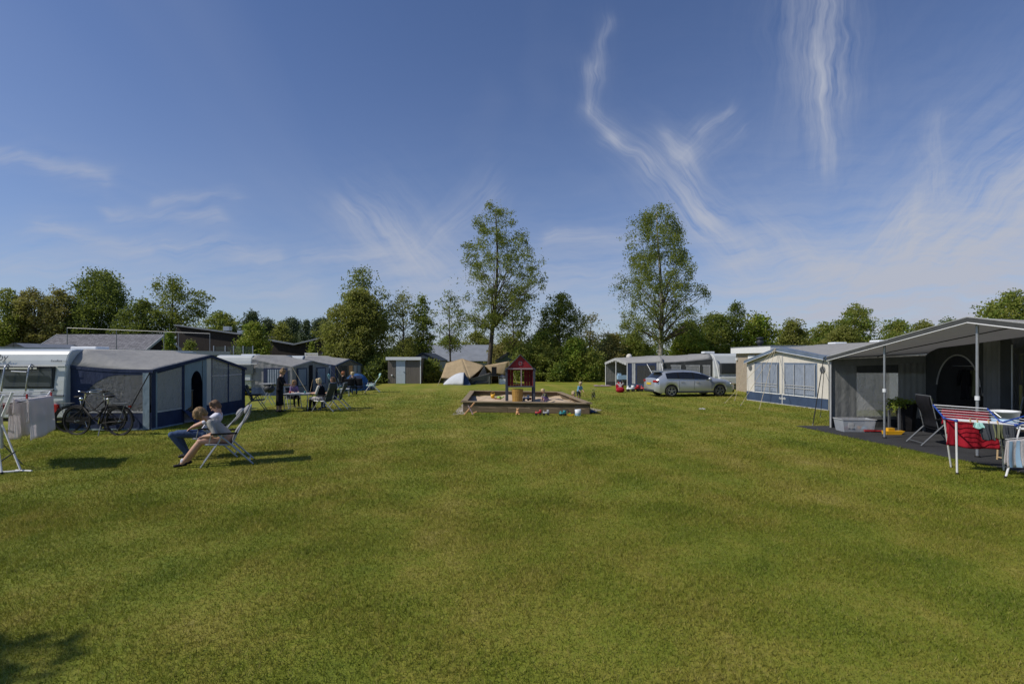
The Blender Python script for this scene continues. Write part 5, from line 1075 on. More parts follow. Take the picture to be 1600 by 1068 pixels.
# family at the table
p = G(437, 643.5); person('standing woman in a black dress with a blond bun beside the table', (p.x, p.y, 0), R(10), (0, 0, .90), 5, 22, ((.40, .08, 1.08), (.40, -.06, 1.10)), ((.04, .09, .49), (-.02, -.09, .49)), ((.0, .09, .085), (-.06, -.10, .085)),
       dict(torso='black_cloth', sleeve='black_cloth', thigh='black_cloth', shin='skin', foot='black', skirt=.82), 'hair_blond', 'bun', torso=.52)
def camp_table(label, loc, rz, lx, ly, h, topm='curtain_grey', legm='alu'):
    t = thing('camping_table', label, 'table', loc, rz)
    MB().box((0, 0, h), (lx, ly, .025)).build('table_top', topm, t, bevel=.006); MB().box((0, 0, h - .03), (lx * .94, ly * .92, .03)).build('apron', legm, t)
    for sx in (-1, 1):
        for sy in (-1, 1): MB().tube([(sx * lx * .45, sy * ly * .43, .0), (sx * lx * .43, sy * ly * .41, h - .02)], .016, 6).build('leg', legm, t)
        MB().tube([(sx * lx * .45, -ly * .43, .05), (sx * lx * .45, ly * .43, .05)], .013, 6).build('stretcher', legm, t)
    return t
tp = (-8.85, 21.25, 0); camp_table('grey camping table between the standing woman and the seated family', tp, R(3), 1.05, .75, .70)
for i, (x, y, m, nm, lb) in enumerate([(-.1, .1, 'white_plastic', 'plate', 'white plate on the grey camping table'), (.28, -.05, 'teal_plastic', 'mug', 'teal mug on the grey camping table'), (-.32, -.1, 'red_plastic', 'mug', 'red mug on the grey camping table')]):
    r = .11 if nm == 'plate' else .04
    o = MB().lathe([(0, 0), (r * .7, 0), (r, .025 if nm == 'plate' else .09), (r * .92, .025 if nm == 'plate' else .09), (r * .65, .008), (0, .008)], (0, 0, 0), 16).build(nm, m, smooth=True); o.location = (tp[0] + x, tp[1] + y, .714); tag(o, lb, nm)
recliner('small dark chair behind the table under the child in purple', (-9.45, 22.1, 0), R(-50), 'chair_green', back=15, H=.9, w=.5, headrest=False)
person('fair-haired child in purple checks sitting behind the camping table', (-9.40, 22.05, 0), R(-50), (0, 0, .58), 6, 10, ((.28, .10, .72), (.28, -.10, .72)), ((.34, .09, .54), (.34, -.09, .54)), ((.38, .09, .16), (.38, -.09, .16)),
       dict(torso='purple_check', sleeve='purple_check', thigh='black_cloth', shin='black_cloth', foot='black'), 'hair_blond', 'bob', s=.76, hs=1.15)
recliner('dark green high-backed chair at the right end of the camping table', (-7.72, 21.0, 0), PI - R(8), 'chair_green', back=16, H=1.16, w=.6)
person('pale-haired person in black leaning towards the camping table', (-7.76, 21.0, 0), PI - R(8), (.02, 0, .54), 10, 18, ((.42, .12, .74), (.40, -.10, .76)), ((.46, .12, .52), (.45, -.12, .52)), ((.50, .12, .10), (.42, -.12, .10)),
       dict(torso='black_cloth', sleeve='cream', forearm='skin', thigh='white_cloth', shin='black_cloth', foot='black'), 'hair_pale', 'bob')
recliner('dark chair with pale legs behind the dark green one at the table', (-7.55, 21.9, 0), PI + R(6), 'chair_green', back=18, H=1.12, w=.58)
person('brown-haired person in black on the far chair at the table', (-7.58, 21.9, 0), PI + R(6), (.02, 0, .54), 4, 8, ((.36, .14, .68), (.38, -.12, .68)), ((.46, .12, .52), (.45, -.12, .52)), ((.50, .12, .10), (.46, -.12, .10)),
       dict(torso='black_cloth', sleeve='black_cloth', thigh='jeans', shin='jeans', foot='black'), 'hair_brown', 'short')
recliner('empty dark chair left of the standing woman', at(402, 641), R(20), 'chair_green', frame='pole_grey', back=20, H=1.05, w=.55)
bq = thing('barbecue', 'grey-topped barbecue on crossed legs left of the standing woman', 'barbecue', at(418, 632))
MB().box((0, 0, .98), (.62, .40, .035)).build('shelf', 'curtain_grey', bq); MB().lathe([(0, .55), (.16, .58), (.24, .70), (.24, .80), (.16, .9), (0, .93)], (.08, 0, 0), 18).build('bowl', 'dark_trim', bq, smooth=True)
for sy in (-1, 1): MB().tube([(-.26, sy * .16, 0), (.28, sy * .16, .95)], .014, 6).build('leg', 'alu', bq); MB().tube([(.28, sy * .16, 0), (-.26, sy * .16, .95)], .014, 6).build('leg', 'alu', bq)
MB().tube([(-.2, -.16, .1), (-.2, .16, .1)], .012, 6).build('stretcher', 'alu', bq)
fr = thing('fishing_rod', 'thin pale rod leaning beside the camping table', 'rod', (-8.95, 22.3, 0)); MB().tube([(0, 0, 0), (.28, 0, 1.25)], [.012, .005], 6).build('rod', 'pale_wood', fr); MB().tube([(0, 0, 0), (.06, 0, .28)], .018, 8).build('grip', 'dark_trim', fr)
# far group by the dome tent
G2 = 'folding chairs'
director('left black folding chair with its back turned before the dome tent', at(547, 616.5), R(95), G2); director('right black folding chair with its back turned before the dome tent', at(561, 616.0), R(85), G2)
recliner('turquoise recliner left of the black folding chairs', at(527, 614.5), R(15), 'turquoise', frame='alu', back=24, H=1.2, w=.6)
recliner('mint recliner tilted back right of the dome tent', at(579, 612.5), PI + R(12), 'mint', frame='white_trim', back=30, H=1.2, w=.6)
p = G(536, 613); person('red-haired person in black sitting between turquoise recliner and black chairs', (p.x, p.y, 0), R(20), (0, 0, .52), 0, 5, ((.34, .14, .62), (.36, -.12, .62)), ((.44, .12, .50), (.44, -.12, .50)), ((.46, .12, .10), (.46, -.12, .10)),
       dict(torso='black_cloth', sleeve='black_cloth', thigh='jeans', shin='jeans', foot='black'), 'hair_red', 'short')
recliner('low dark chair under the red-haired person', (p.x, p.y, 0), R(20), 'chair_green', back=14, H=.85, w=.55, headrest=False)
p = G(547.5, 616.5); person('person seen from behind over the black folding chair backs', (p.x + .12, p.y + .02, 0), R(93), (-.02, 0, .55), 2, 0, ((.36, .16, .66), (.36, -.14, .66)), ((.44, .12, .50), (.44, -.12, .50)), ((.46, .12, .10), (.46, -.12, .10)),
       dict(torso='dark_cloth', sleeve='dark_cloth', thigh='jeans', shin='jeans', foot='black'), 'hair_pale', 'short')
camp_table('low white side table between the black chairs and turquoise recliner', at(539, 618.5), R(10), .5, .4, .42, 'white_plastic')
bk_ = MB(); bucket(bk_, .22, .42); o = bk_.build('laundry_bin', 'curtain_grey', smooth=True); o.location = Wp(582, 600, 36); o.location.z = 0; tag(o, 'grey bin standing behind the mint recliner', 'bin')
# children at the sandpit
person('blond toddler in dark clothes crouching in the sandpit', (1.55, 22.6, .17), PI + R(20), (0, 0, .20), 30, 14, ((.25, .10, .10), (.27, -.06, .10)), ((.20, .11, .30), (.20, -.11, .30)), ((.10, .12, .06), (.10, -.12, .06)),
       dict(torso='dark_cloth', sleeve='olive', thigh='purple_check', shin='purple_check', foot='black'), 'hair_pale', 'short', s=.56, hs=1.35)
person('toddler in black sitting outside the right edge of the sandpit', (2.86, 23.2, 0), PI, (0, 0, .16), 12, 6, ((.20, .10, .36), (.22, -.06, .37)), ((.22, .10, .22), (.22, -.10, .22)), ((.30, .10, .05), (.30, -.10, .05)),
       dict(torso='black_cloth', sleeve='black_cloth', thigh='dark_cloth', shin='skin', foot='black'), 'hair_pale', 'short', s=.58, hs=1.35)
p = G(891, 617); person('child in a light blue top standing behind the sandpit', (p.x, 26.4, 0), R(-60), (0, 0, .45), 22, 10, ((.28, .10, .48), (.28, -.08, .46)), ((.03, .07, .25), (.0, -.07, .25)), ((.0, .07, .06), (-.05, -.07, .06)),
       dict(torso='blue_top', sleeve='blue_top', thigh='dark_cloth', shin='skin', foot='white_cloth'), 'hair_pale', 'short', s=.62, hs=1.25)
# ------------------------------------------------------------------ bicycles
def bicycle(label, loc, rz, s=1.0, kid=False, wheel=.35, frame='black'):
    t = thing('bicycle', label, 'bicycle', loc, rz, None, s); wb = .56; r = wheel
    def wheel_(x):
        w = MB()
        for k in range(32):
            a, b = 2 * PI * k / 32, 2 * PI * (k + 1) / 32; w.tube([(x + r * math.cos(a), 0, r + .0 + r * math.sin(a)), (x + r * math.cos(b), 0, r + r * math.sin(b))], .02, 6, cap=False)
        W = w.build('wheel', 'rubber', t, smooth=True)
        rm = MB(); rm.tube([(x + (r - .028) * math.cos(2 * PI * k / 32), 0, r + (r - .028) * math.sin(2 * PI * k / 32)) for k in range(33)], .012, 5); rm.build('rim', 'black', W)
        sp = MB()
        for k in range(18): a = 2 * PI * k / 18; sp.tube([(x, .03 * (-1) ** k, r), (x + (r - .03) * math.cos(a), 0, r + (r - .03) * math.sin(a))], .0022, 4)
        sp.build('spokes', 'black', W); MB().tube([(x, -.05, r), (x, .05, r)], .022, 8).build('hub', 'alu', W)
        MB().tube([(x + (r + .035) * math.cos(R(a)), 0, r + (r + .035) * math.sin(R(a))) for a in range(-10 if x > 0 else 20, 181 if x < 0 else 150, 10)], .022, 6, flat=.5).build('mudguard', frame, t, smooth=True)
    wheel_(-wb); wheel_(wb)
    bb, st, hd, hd2 = (-.08, 0, .30), (-.25, 0, .78), (.36, 0, .88), (.40, 0, .70)
    for nm, pts, rad in (('down_tube', [hd2, (.15, 0, .42), bb], .02), ('top_tube', [hd, (.1, 0, .62), (-.16, 0, .52)], .016), ('seat_tube', [bb, st], .017), ('head_tube', [hd2, hd], .02)): MB().tube(pts, rad, 8).build(nm, frame, t, smooth=True)
    for sy in (-1, 1):
        MB().tube([bb, (-wb, sy * .05, r)], .011, 6).build('chain_stay', frame, t); MB().tube([(-.2, 0, .64), (-wb, sy * .06, r)], .010, 6).build('seat_stay', frame, t); MB().tube([hd2, (.44, sy * .04, .62), (wb, sy * .05, r)], .012, 6).build('fork', frame, t)
    MB().tube([st, (-.28, 0, .93)], .013, 8).build('seat_post', 'chrome', t)
    MB().ellip((-.29, 0, .97), (.14, .085, .035), 14, 8).ellip((-.17, 0, .97), (.09, .03, .025), 10, 6).build('saddle', 'black', t, smooth=True)
    MB().tube([hd, (.33, 0, 1.06)], .014, 8).build('stem', 'chrome', t)
    hb = MB().tube([(.12, .30, 1.08), (.24, .30, 1.12), (.34, .18, 1.10), (.34, 0, 1.06), (.34, -.18, 1.10), (.24, -.30, 1.12), (.12, -.30, 1.08)], .012, 8).build('handlebar', 'chrome', t, smooth=True)
    for sy in (-1, 1): MB().tube([(.04, sy * .30, 1.07), (.16, sy * .30, 1.095)], .019, 8).build('grip', 'rubber', hb)
    MB().prism([(-.60, .30), (-.10, .20), (.04, .26), (.0, .39), (-.1, .42), (-.60, .42)], lambda a, z, q: (a, q, z), -.075, -.045).build('chain_guard', frame, t)
    MB().tube([(-.08, -.09, .30), (-.02, -.11, .15)], .011, 6).tube([(-.08, .09, .30), (-.14, .11, .45)], .011, 6).build('crank', 'chrome', t); MB().box((-.01, -.15, .14), (.09, .08, .025)).build('pedal', 'rubber', t); MB().box((-.15, .15, .46), (.09, .08, .025)).build('pedal', 'rubber', t)
    MB().box((-.62, 0, .80), (.36, .14, .015)).tube([(-.76, .06, .8), (-.6, .06, .37)], .006, 5).tube([(-.76, -.06, .8), (-.6, -.06, .37)], .006, 5).build('carrier', 'pole_grey', t)
    MB().box((-.83, 0, .72), (.03, .06, .05)).build('rear_lamp', 'red_lamp', t); MB().ellip((.45, 0, .90), (.05, .045, .045), 10, 8).build('headlamp', 'chrome', t, smooth=True)
    MB().tube([(-.12, .05, .28), (-.18, .20, .01)], .011, 6).build('kickstand', 'pole_grey', t)
    return t
p = G(153.5, 679.5); bicycle('black city bicycle standing nearest before the navy awning, handlebar to the left', (p.x, p.y, 0), PI - R(4), 1.13)
p = G(126, 677); bicycle('black bicycle with a silver saddle half hidden behind the other bicycle', (p.x, p.y + .35, 0), R(6), 1.06)
p = G(901, 610); bicycle('tiny black balance bicycle behind the child in light blue', (p.x, 27.3, 0), R(70), .5, wheel=.30)

# ------------------------------------------------------------------ car
def car():
    L = 4.63
    tb = lambda T: (lambda x: float(np.interp(x, [a for a, _ in T], [b for _, b in T])))
    top = tb([(0, .74), (.03, .92), (.10, 1.0), (.18, 1.05), (.42, 1.31), (.58, 1.39), (1.0, 1.44), (1.6, 1.46), (2.1, 1.44), (2.5, 1.375), (2.9, 1.245), (3.3, 1.085), (3.52, 1.005), (3.7, .985), (4.1, .915), (4.4, .80), (4.55, .68), (L, .52)])
    belt = tb([(0, .70), (.1, .95), (.2, .985), (.5, 1.0), (1.6, .97), (3.0, .93), (3.5, .935), (3.7, .93), (4.1, .865), (4.4, .76), (4.55, .64), (L, .48)])
    wid = tb([(0, .66), (.05, .74), (.2, .84), (.6, .895), (1.5, .91), (3.3, .905), (3.9, .87), (4.3, .78), (4.5, .66), (L, .46)])
    wr = tb([(0, .60), (.2, .66), (.6, .62), (1.5, .63), (2.5, .62), (3.0, .64), (3.5, .72), (4, .72), (L, .4)])
    RA = .365; ws = (.86, 3.56)
    def zbot(x):
        z = .22 + .10 * max(0, 1 - x / .25) + .06 * max(0, 1 - (L - x) / .3)
        for w in ws:
            d = abs(x - w)
            if d < RA: z = max(z, .325 + math.sqrt(RA * RA - d * d))
        return z
    xs = sorted(set([round(i * L / 92, 4) for i in range(93)] + [w + s * RA * f for w in ws for s in (-1, 1) for f in (1.0, .995, .96, .85)] + [.60, 1.22, 1.30, 2.06, 2.13, 3.10]))
    def sec(x):
        zb, w, bl, tp, r_ = zbot(x), wid(x), belt(x), top(x), wr(x); bl = min(bl, tp - .03)
        r_ = min(r_, w * .93); z1 = max(zb + .02, .36); z2 = max(z1 + .02, .58); z3 = max(z2 + .02, bl - .09); gh = tp - bl
        return [(w * .94, zb), (w * .985, z1), (w, z2), (w * .985, z3), (w * .955, max(bl, z3 + .012)), (r_ + .05 * min(1, gh / .3), max(tp - .09 * min(1, gh / .3), z3 + .016)), (r_ * .86, max(tp - .02, z3 + .02)), (r_ * .45, max(tp, z3 + .024)), (0, max(tp + .006, z3 + .026))]
    secs = [sec(x) for x in xs]; ns = len(secs[0])
    yaw = R(9); sc = 1.08; p = Wp(1015.5, 617.5, 29.2); root = thing('parked_car', 'silver estate car parked on the grass before the porch tent', 'car', (p.x, p.y + .2, 0), yaw, None, sc); root.scale.z = 1.02
    parts = {}
    def key(i, j, sg):
        xm = (xs[i] + xs[i + 1]) / 2
        if j == 4:
            for nm, a, b in (('quarter_window', .60, 1.22), ('pillar', 1.22, 1.30), ('rear_side_window', 1.30, 2.06), ('pillar', 2.06, 2.13), ('front_side_window', 2.13, 3.10)):
                if a <= xm <= b: return nm + ('_r' if sg < 0 else '_l')
        if j in (5, 6, 7):
            if 2.62 < xm < 3.46: return 'windscreen'
            if .17 < xm < .44: return 'rear_window'
        return 'body'
    for sg in (-1, 1):
        for i in range(len(xs) - 1):
            for j in range(ns - 1):
                k = key(i, j, sg); m = parts.setdefault(k, MB()); q = [(xs[i], j, secs[i]), (xs[i + 1], j, secs[i + 1]), (xs[i + 1], j + 1, secs[i + 1]), (xs[i], j + 1, secs[i])]
                V = [(x, sg * s_[jj][0], s_[jj][1]) for x, jj, s_ in q]; m.add(V, [(0, 1, 2, 3) if sg < 0 else (3, 2, 1, 0)])
    b = parts['body']
    for i in (0, len(xs) - 1):
        V = [(xs[i], a, z) for a, z in secs[i]] + [(xs[i], -a, z) for a, z in reversed(secs[i][:-1])]; b.add(V, [tuple(range(len(V)))])
    body = None
    for k, m in parts.items():
        nm = k.rsplit('_', 1)[0] if k.endswith(('_r', '_l')) else k
        o = m.build(nm, 'car_paint' if k == 'body' else 'black' if 'pillar' in k else 'car_glass', root, smooth=True)
        bm = bmesh.new(); bm.from_mesh(o.data); bmesh.ops.remove_doubles(bm, verts=bm.verts, dist=.0008); bmesh.ops.recalc_face_normals(bm, faces=bm.faces); bm.to_mesh(o.data); bm.free()
    MB().box((L / 2, 0, .30), (L * .93, 1.40, .16)).box((L / 2, 0, .52), (L * .82, 1.2, .5)).build('underbody', 'black', root)
    for w in ws:
        for sg in (-1, 1):
            rot = Matrix.Rotation(R(90) * -sg, 3, 'X'); c = (w, sg * .80, .325)
            t = MB().lathe([(.20, .09), (.29, .095), (.322, .07), (.326, 0), (.322, -.09), (.2, -.1)], c, 28, rot).build('wheel', 'rubber', root, smooth=True)
            MB().lathe([(.228, .075), (.215, .09), (.20, .088), (.196, .05), (0, .045)], c, 28, rot).build('rim_dish', 'dark_trim', t, smooth=True)
            sp = MB()
            for k in range(5):
                a = 2 * PI * k / 5 + .3; d = Vector((math.cos(a), 0, math.sin(a))); cc = Vector(c) + Vector((0, sg * .075, 0)); sp.bar(cc + d * .03, cc + d * .205, .055, .022, up=(0, 1, 0))
            sp.lathe([(0, .10), (.05, .10), (.06, .07)], c, 12, rot); sp.lathe([(.232, .07), (.222, .094), (.198, .092)], c, 28, rot); sp.build('rim', 'rim', t)
    for sg in (-1, 1):
        MB().box((.10, sg * .66, .86), (.20, .34, .12), Matrix.Rotation(R(-14 * sg) * 1.0, 3, 'Z')).build('tail_lamp', 'red_lamp', root, bevel=.03); MB().box((4.32, sg * .66, .70), (.34, .22, .11), Matrix.Rotation(R(-28 * sg), 3, 'Z')).build('headlamp', 'chrome', root, bevel=.03)
        MB().ellip((2.92, sg * 1.0, 1.0), (.09, .10, .075), 12, 8).bar((2.95, sg * .88, .95), (2.93, sg * .98, .98), .06, .04).build('mirror', 'car_paint', root, smooth=True)
        for x in (1.45, 2.28): MB().box((x, sg * .915, .82), (.2, .03, .03)).build('door_handle', 'chrome', root, bevel=.008)
        for x in (1.26, 2.10, 3.08): MB().bar((x, sg * .912, .40), (x, sg * .905, .90), .006, .008, up=(1, 0, 0)).build('door_seam', 'dark_trim', root)
        MB().tube([(.7, sg * .60, 1.43), (1.0, sg * .61, 1.475), (2.0, sg * .61, 1.485), (2.4, sg * .60, 1.44)], .016, 6).build('roof_rail', 'alu', root)
        MB().tube([(.62, sg * .89, 1.005), (1.6, sg * .885, .985), (3.1, sg * .875, .945)], .010, 5).build('window_trim', 'chrome', root)
        MB().box((L / 2 - .1, sg * .885, .27), (2.0, .05, .08)).build('sill', 'dark_trim', root)
    MB().box((-.01, 0, .72), (.03, .52, .12)).build('number_plate', 'yellow_plate', root); MB().box((.05, 0, .34), (.2, 1.2, .12)).build('rear_bumper', 'dark_trim', root, bevel=.03)
    MB().box((.40, 0, 1.40), (.26, 1.1, .025), Matrix.Rotation(R(-8), 3, 'Y')).build('roof_spoiler', 'car_paint', root, bevel=.008)
car()

# ------------------------------------------------------------------ drying racks
def cloth(name, label, a, b, drop, m, cat='laundry', back=.0, seed=0, fold=.02, group=None, hem=.0, extra=None):
    """a wet cloth folded over a wire from a to b, hanging `drop` in front and `back` behind"""
    a, b = Vector(a), Vector(b); root_loc = (a + b) / 2; d = (b - a).normalized(); n = Vector((d.y, -d.x, 0)); rr = random.Random(seed); ph = rr.uniform(0, 6)
    tot = drop + back
    def fn(i, j):
        s_ = j * tot - back; z = -abs(s_); side = 1 if s_ > 0 else -1; k = abs(s_) / max(drop, .01)
        off = side * (.012 + .02 * k) + fold * k * math.sin(i * 13 + ph) + fold * .5 * k * math.sin(i * 29 + ph * 2)
        p = a.lerp(b, i) + n * off; p.z += z + hem * i * k + .015 * k * math.sin(i * 7 + ph); p += d * (.03 * k * math.sin(k * 3 + i * 4 + ph)); return p - root_loc
    o = MB().grid(fn, 30, 22).build(name, m, smooth=True, solid=.004); o.location = root_loc; tag(o, label, cat, group)
    if extra: extra(o, fn)
    return o
def rack(label, H1, H2, depth, wing_d, wing_z, legm, jm, foot_in=.0, wires=7, wing2=True):
    """H1-H2 is the front rail; wires run parallel to it over `depth` behind, a wing rises at the back"""
    H1, H2 = Vector(H1), Vector(H2); d = (H2 - H1).normalized(); n = Vector((-d.y, d.x, 0)); up = Vector((0, 0, 1))
    root = thing('drying_rack', label, 'drying rack', ((H1.x + H2.x) / 2, (H1.y + H2.y) / 2, 0))
    t = lambda p, q, r, nm, m: MB().tube([p, q], r, 8).build(nm, m, root, world=True)
    B1, B2 = H1 + n * depth, H2 + n * depth; W1, W2 = B1 + n * wing_d + up * wing_z, B2 + n * wing_d + up * wing_z
    V1, V2 = H1 - n * wing_d * .8 + up * wing_z * .6, H2 - n * wing_d * .8 + up * wing_z * .6
    for p, q in ((H1, B1), (H2, B2), (B1, W1), (B2, W2)): t(p, q, .014, 'end_bar', jm)
    for k in range(wires + 1): f = k / wires; t(H1.lerp(B1, f), H2.lerp(B2, f), .006 if 0 < f < 1 else .011, 'wire', 'steel_white')
    for k in range(1, 6): f = k / 5; t(B1.lerp(W1, f), B2.lerp(W2, f), .006 if f < 1 else .011, 'wire', 'steel_white')
    if wing2:
        for p, q in ((H1, V1), (H2, V2)): t(p, q, .014, 'end_bar', jm)
        for k in range(1, 5): f = k / 4; t(H1.lerp(V1, f), H2.lerp(V2, f), .006, 'wire', 'steel_white')
    for p in (H1, H2, B1, B2): MB().ellip(p, (.03, .03, .03), 10, 8).build('joint', jm, root, smooth=True, world=True)
    return root, n, d, B1, B2, W1, W2
H1, H2 = Wp(1494, 657, 9.45), Wp(1587, 664, 9.2)
rk, n_, d_, B1, B2, W1, W2 = rack('white-legged drying rack with blue joints before the charcoal awning', H1, H2, .42, .42, .22, 'steel_white', 'blue_plastic', wing2=False)
def leg(root, p, q, m='steel_white'):
    L_ = MB().tube([p, q], .017, 8).build('leg', m, root, world=True); MB().tube([Vector(q) + Vector((0, 0, .045)), Vector(q)], .023, 8).build('foot_cap', 'rubber', L_, world=True)
f1, f2 = G(1495.5, 741.5), G(1571, 747)
leg(rk, H1, f1); leg(rk, H2 + Vector((.08, .0, -.02)), f2); leg(rk, B1, (B1.x + .35, B1.y + .25, 0)); leg(rk, B2, (B2.x + .25, B2.y + .2, 0))
MB().tube([H2, H2 + Vector((.5, -.05, .16))], .014, 8).build('end_bar', 'blue_plastic', rk, world=True); MB().tube([H2 + Vector((0, .25, .02)), H2 + Vector((.5, .2, .18))], .014, 8).build('end_bar', 'blue_plastic', rk, world=True)
for k in range(5): MB().tube([H2 + Vector((.5 * k / 5 + .08, -.05 * k / 5, .16 * k / 5 + .02)), H2 + Vector((.5 * k / 5 + .08, .25, .16 * k / 5 + .03))], .006, 6).build('wire', 'steel_white', rk, world=True)
cloth('red_cloth', 'dark red cloth hanging at the back of the right drying rack', B1.lerp(B2, .04), B1.lerp(B2, .92), .52, 'red_cloth', back=.3, seed=3, fold=.03)
cloth('red_cloth', 'second dark red garment laid over the raised wing of the right rack', W1.lerp(B1, .3).lerp(W2.lerp(B2, .3), .1), W1.lerp(B1, .3).lerp(W2.lerp(B2, .3), .95), .30, 'red_cloth', back=.2, seed=8, fold=.02)
def trousers(o, fn): MB().grid(lambda i, j: fn(.12 + i * .25, .55 + j * .5) + Vector((.0, -.03, -.06)), 8, 10).build('leg_hem', 'dark_cloth', o, smooth=True, solid=.004)
A_ = lambda f: H1.lerp(H2, f) + n_ * -.005
cloth('grey_shirt', 'crumpled dark grey shirt pegged on the front rail of the right rack', A_(.42), A_(.68), .30, 'dark_cloth', back=.2, seed=5, fold=.04)
cloth('olive_shirt', 'brown and grey garment beside the crumpled grey shirt', A_(.60), A_(.78), .26, 'olive', back=.2, seed=15, fold=.04)
cloth('dark_trousers', 'dark trousers hanging lowest on the front rail of the right rack', A_(.76), A_(1.0), .42, 'dark_cloth', back=.25, seed=6, fold=.045, extra=trousers)
cloth('mint_sock', 'small mint cloth pegged near the rack corner', A_(.30), A_(.44), .10, 'mint', back=.06, seed=7, fold=.01)
def stripes(o, fn):
    for k in range(6): MB().grid(lambda i, j: fn(.04 + k * .16 + i * .075, .52 + j * .48) + Vector((-.004, -.009, 0)), 3, 16).build('stripe', 'pale_blue_plastic', o, smooth=True)
Q0 = H2 + Vector((-.26, -.04, -.26)); 
cloth('striped_towel', 'white and blue striped towel hanging below the right rack', H2 + Vector((-.22, -.06, -.24)), H2 + Vector((.55, -.1, -.16)), .50, 'white_cloth', 'towel', back=.46, seed=9, fold=.025, extra=stripes)
MB().tube([H2 + Vector((-.24, -.06, -.24)), H2 + Vector((.57, -.1, -.16))], .007, 6).build('wire', 'steel_white', rk, world=True)
for i, f in enumerate((.24, .36, .55, .7)):
    o = MB().box((0, 0, .0), (.015, .02, .07)).box((0, .008, .03), (.018, .012, .02)).build('clothes_peg', 'pale_wood'); o.location = A_(f) + Vector((0, 0, .02)); tag(o, f'wooden peg on the front rail of the right rack, number {i + 1} from its left end' if False else ['leftmost wooden peg on the right rack rail', 'wooden peg above the small mint cloth', 'wooden peg above the crumpled grey shirt', 'rightmost wooden peg on the right rack rail'][i], 'peg', 'wooden pegs')
# left rack
L1, L2 = Wp(2, 634, 10.3), Wp(84, 621, 10.6)
H1b, H2b = Vector((-10.35, 9.75, 1.30)), Vector((-9.45, 10.15, 1.30))
rl, nl, dl, C1_, C2_, D1, D2 = rack('white drying rack hung with pale towels at the left border', H1b, H2b, .38, .34, .16, 'steel_white', 'steel_white')
fo = G(33, 736)
leg(rl, Wp(3, 662, 9.9), fo); leg(rl, H1b + Vector((.35, .1, -.05)), G(3, 741)); MB().tube([fo + Vector((-.1, 0, .02)), fo + Vector((.25, -.05, .02))], .017, 8).build('foot_bar', 'steel_white', rl, world=True)
MB().tube([G(-25, 741) + Vector((0, 0, .02)), G(30, 737) + Vector((0, 0, .02))], .02, 8).build('foot_bar', 'steel_white', rl, world=True)
MB().tube([Wp(-10, 728, 9.9), Wp(24, 705, 9.8)], .013, 8).build('brace', 'dark_trim', rl, world=True); MB().tube([Wp(3, 692, 9.9), Wp(38, 728, 10.4)], .012, 8).build('brace', 'pole_grey', rl, world=True)
for q in ((Wp(4, 650, 9.6), Wp(20, 612, 9.6)), (Wp(-8, 648, 9.5), Wp(6, 617, 9.5))): MB().tube(q, .024, 8).build('wing_bar', 'steel_white', rl, world=True)
MB().tube([Wp(1, 616, 9.9), Wp(3, 700, 9.9)], .026, 8).build('upright', 'alu', rl, world=True); MB().tube([Wp(-30, 640, 9.7), Wp(60, 622, 10.0)], .009, 6).build('wire', 'dark_trim', rl, world=True)
TB = Wp(43, 621, 9.6); TE = Wp(82, 616, 10.65)
MB().tube([Wp(-20, 626, 9.9), TE + Vector((.03, 0, 0))], .009, 6).build('wire', 'steel_white', rl, world=True)
cloth('white_towel', 'large off-white towel hanging at the right end of the left rack', TB, TE, .82, 'white_cloth', 'towel', back=.5, seed=21, fold=.012, hem=.07)
cloth('white_sheet', 'pale narrow cloth with a blue print behind the large off-white towel', Wp(22, 622, 9.8), Wp(45, 619, 10.75), .78, 'white_cloth', 'towel', back=.3, seed=22, fold=.035)
cloth('white_cloth', 'thin white cloth hanging lowest at the left rack', Wp(13, 623, 10.0), Wp(27, 620, 10.7), .80, 'white_cloth', 'towel', back=.3, seed=23, fold=.04)
for i, (px, py) in enumerate(((42, 619), (80, 615.5))):
    o = MB().box((0, 0, 0), (.02, .025, .09)).build('clothes_peg', 'red_plastic'); o.location = Wp(px, py, (9.62, 10.6)[i]); tag(o, ('red peg at the left corner of the large off-white towel', 'red peg at the right corner of the large off-white towel')[i], 'peg', 'red pegs')

# ------------------------------------------------------------------ under the charcoal canopy
bx = thing('storage_box', 'clear plastic storage box full of toys at the awning corner', 'box', (G(1335, 674).x, G(1335, 674).y, .016), R(-4))
w_, d2_, h_ = .92, .5, .36
for sx in (-1, 1): MB().add([(sx * w_ * .44, -d2_ * .44, .01), (sx * w_ * .44, d2_ * .44, .01), (sx * w_ * .5, d2_ * .5, h_), (sx * w_ * .5, -d2_ * .5, h_)], [(0, 1, 2, 3)]).build('side', 'clear_box', bx, solid=.008)
for sy in (-1, 1): MB().add([(-w_ * .44, sy * d2_ * .44, .01), (w_ * .44, sy * d2_ * .44, .01), (w_ * .5, sy * d2_ * .5, h_), (-w_ * .5, sy * d2_ * .5, h_)], [(0, 1, 2, 3)]).build('side', 'clear_box', bx, solid=.008)
MB().box((0, 0, .008), (w_ * .88, d2_ * .88, .012)).build('base', 'clear_box', bx); MB().tube([(-w_ * .51, -d2_ * .51, h_), (w_ * .51, -d2_ * .51, h_), (w_ * .51, d2_ * .51, h_), (-w_ * .51, d2_ * .51, h_), (-w_ * .51, -d2_ * .51, h_)], .014, 6).build('rim', 'curtain_grey', bx); MB().box((-w_ * .25, -d2_ * .49, .2), (.16, .01, .16)).build('handle', 'curtain_grey', bx)
rr = random.Random(4)
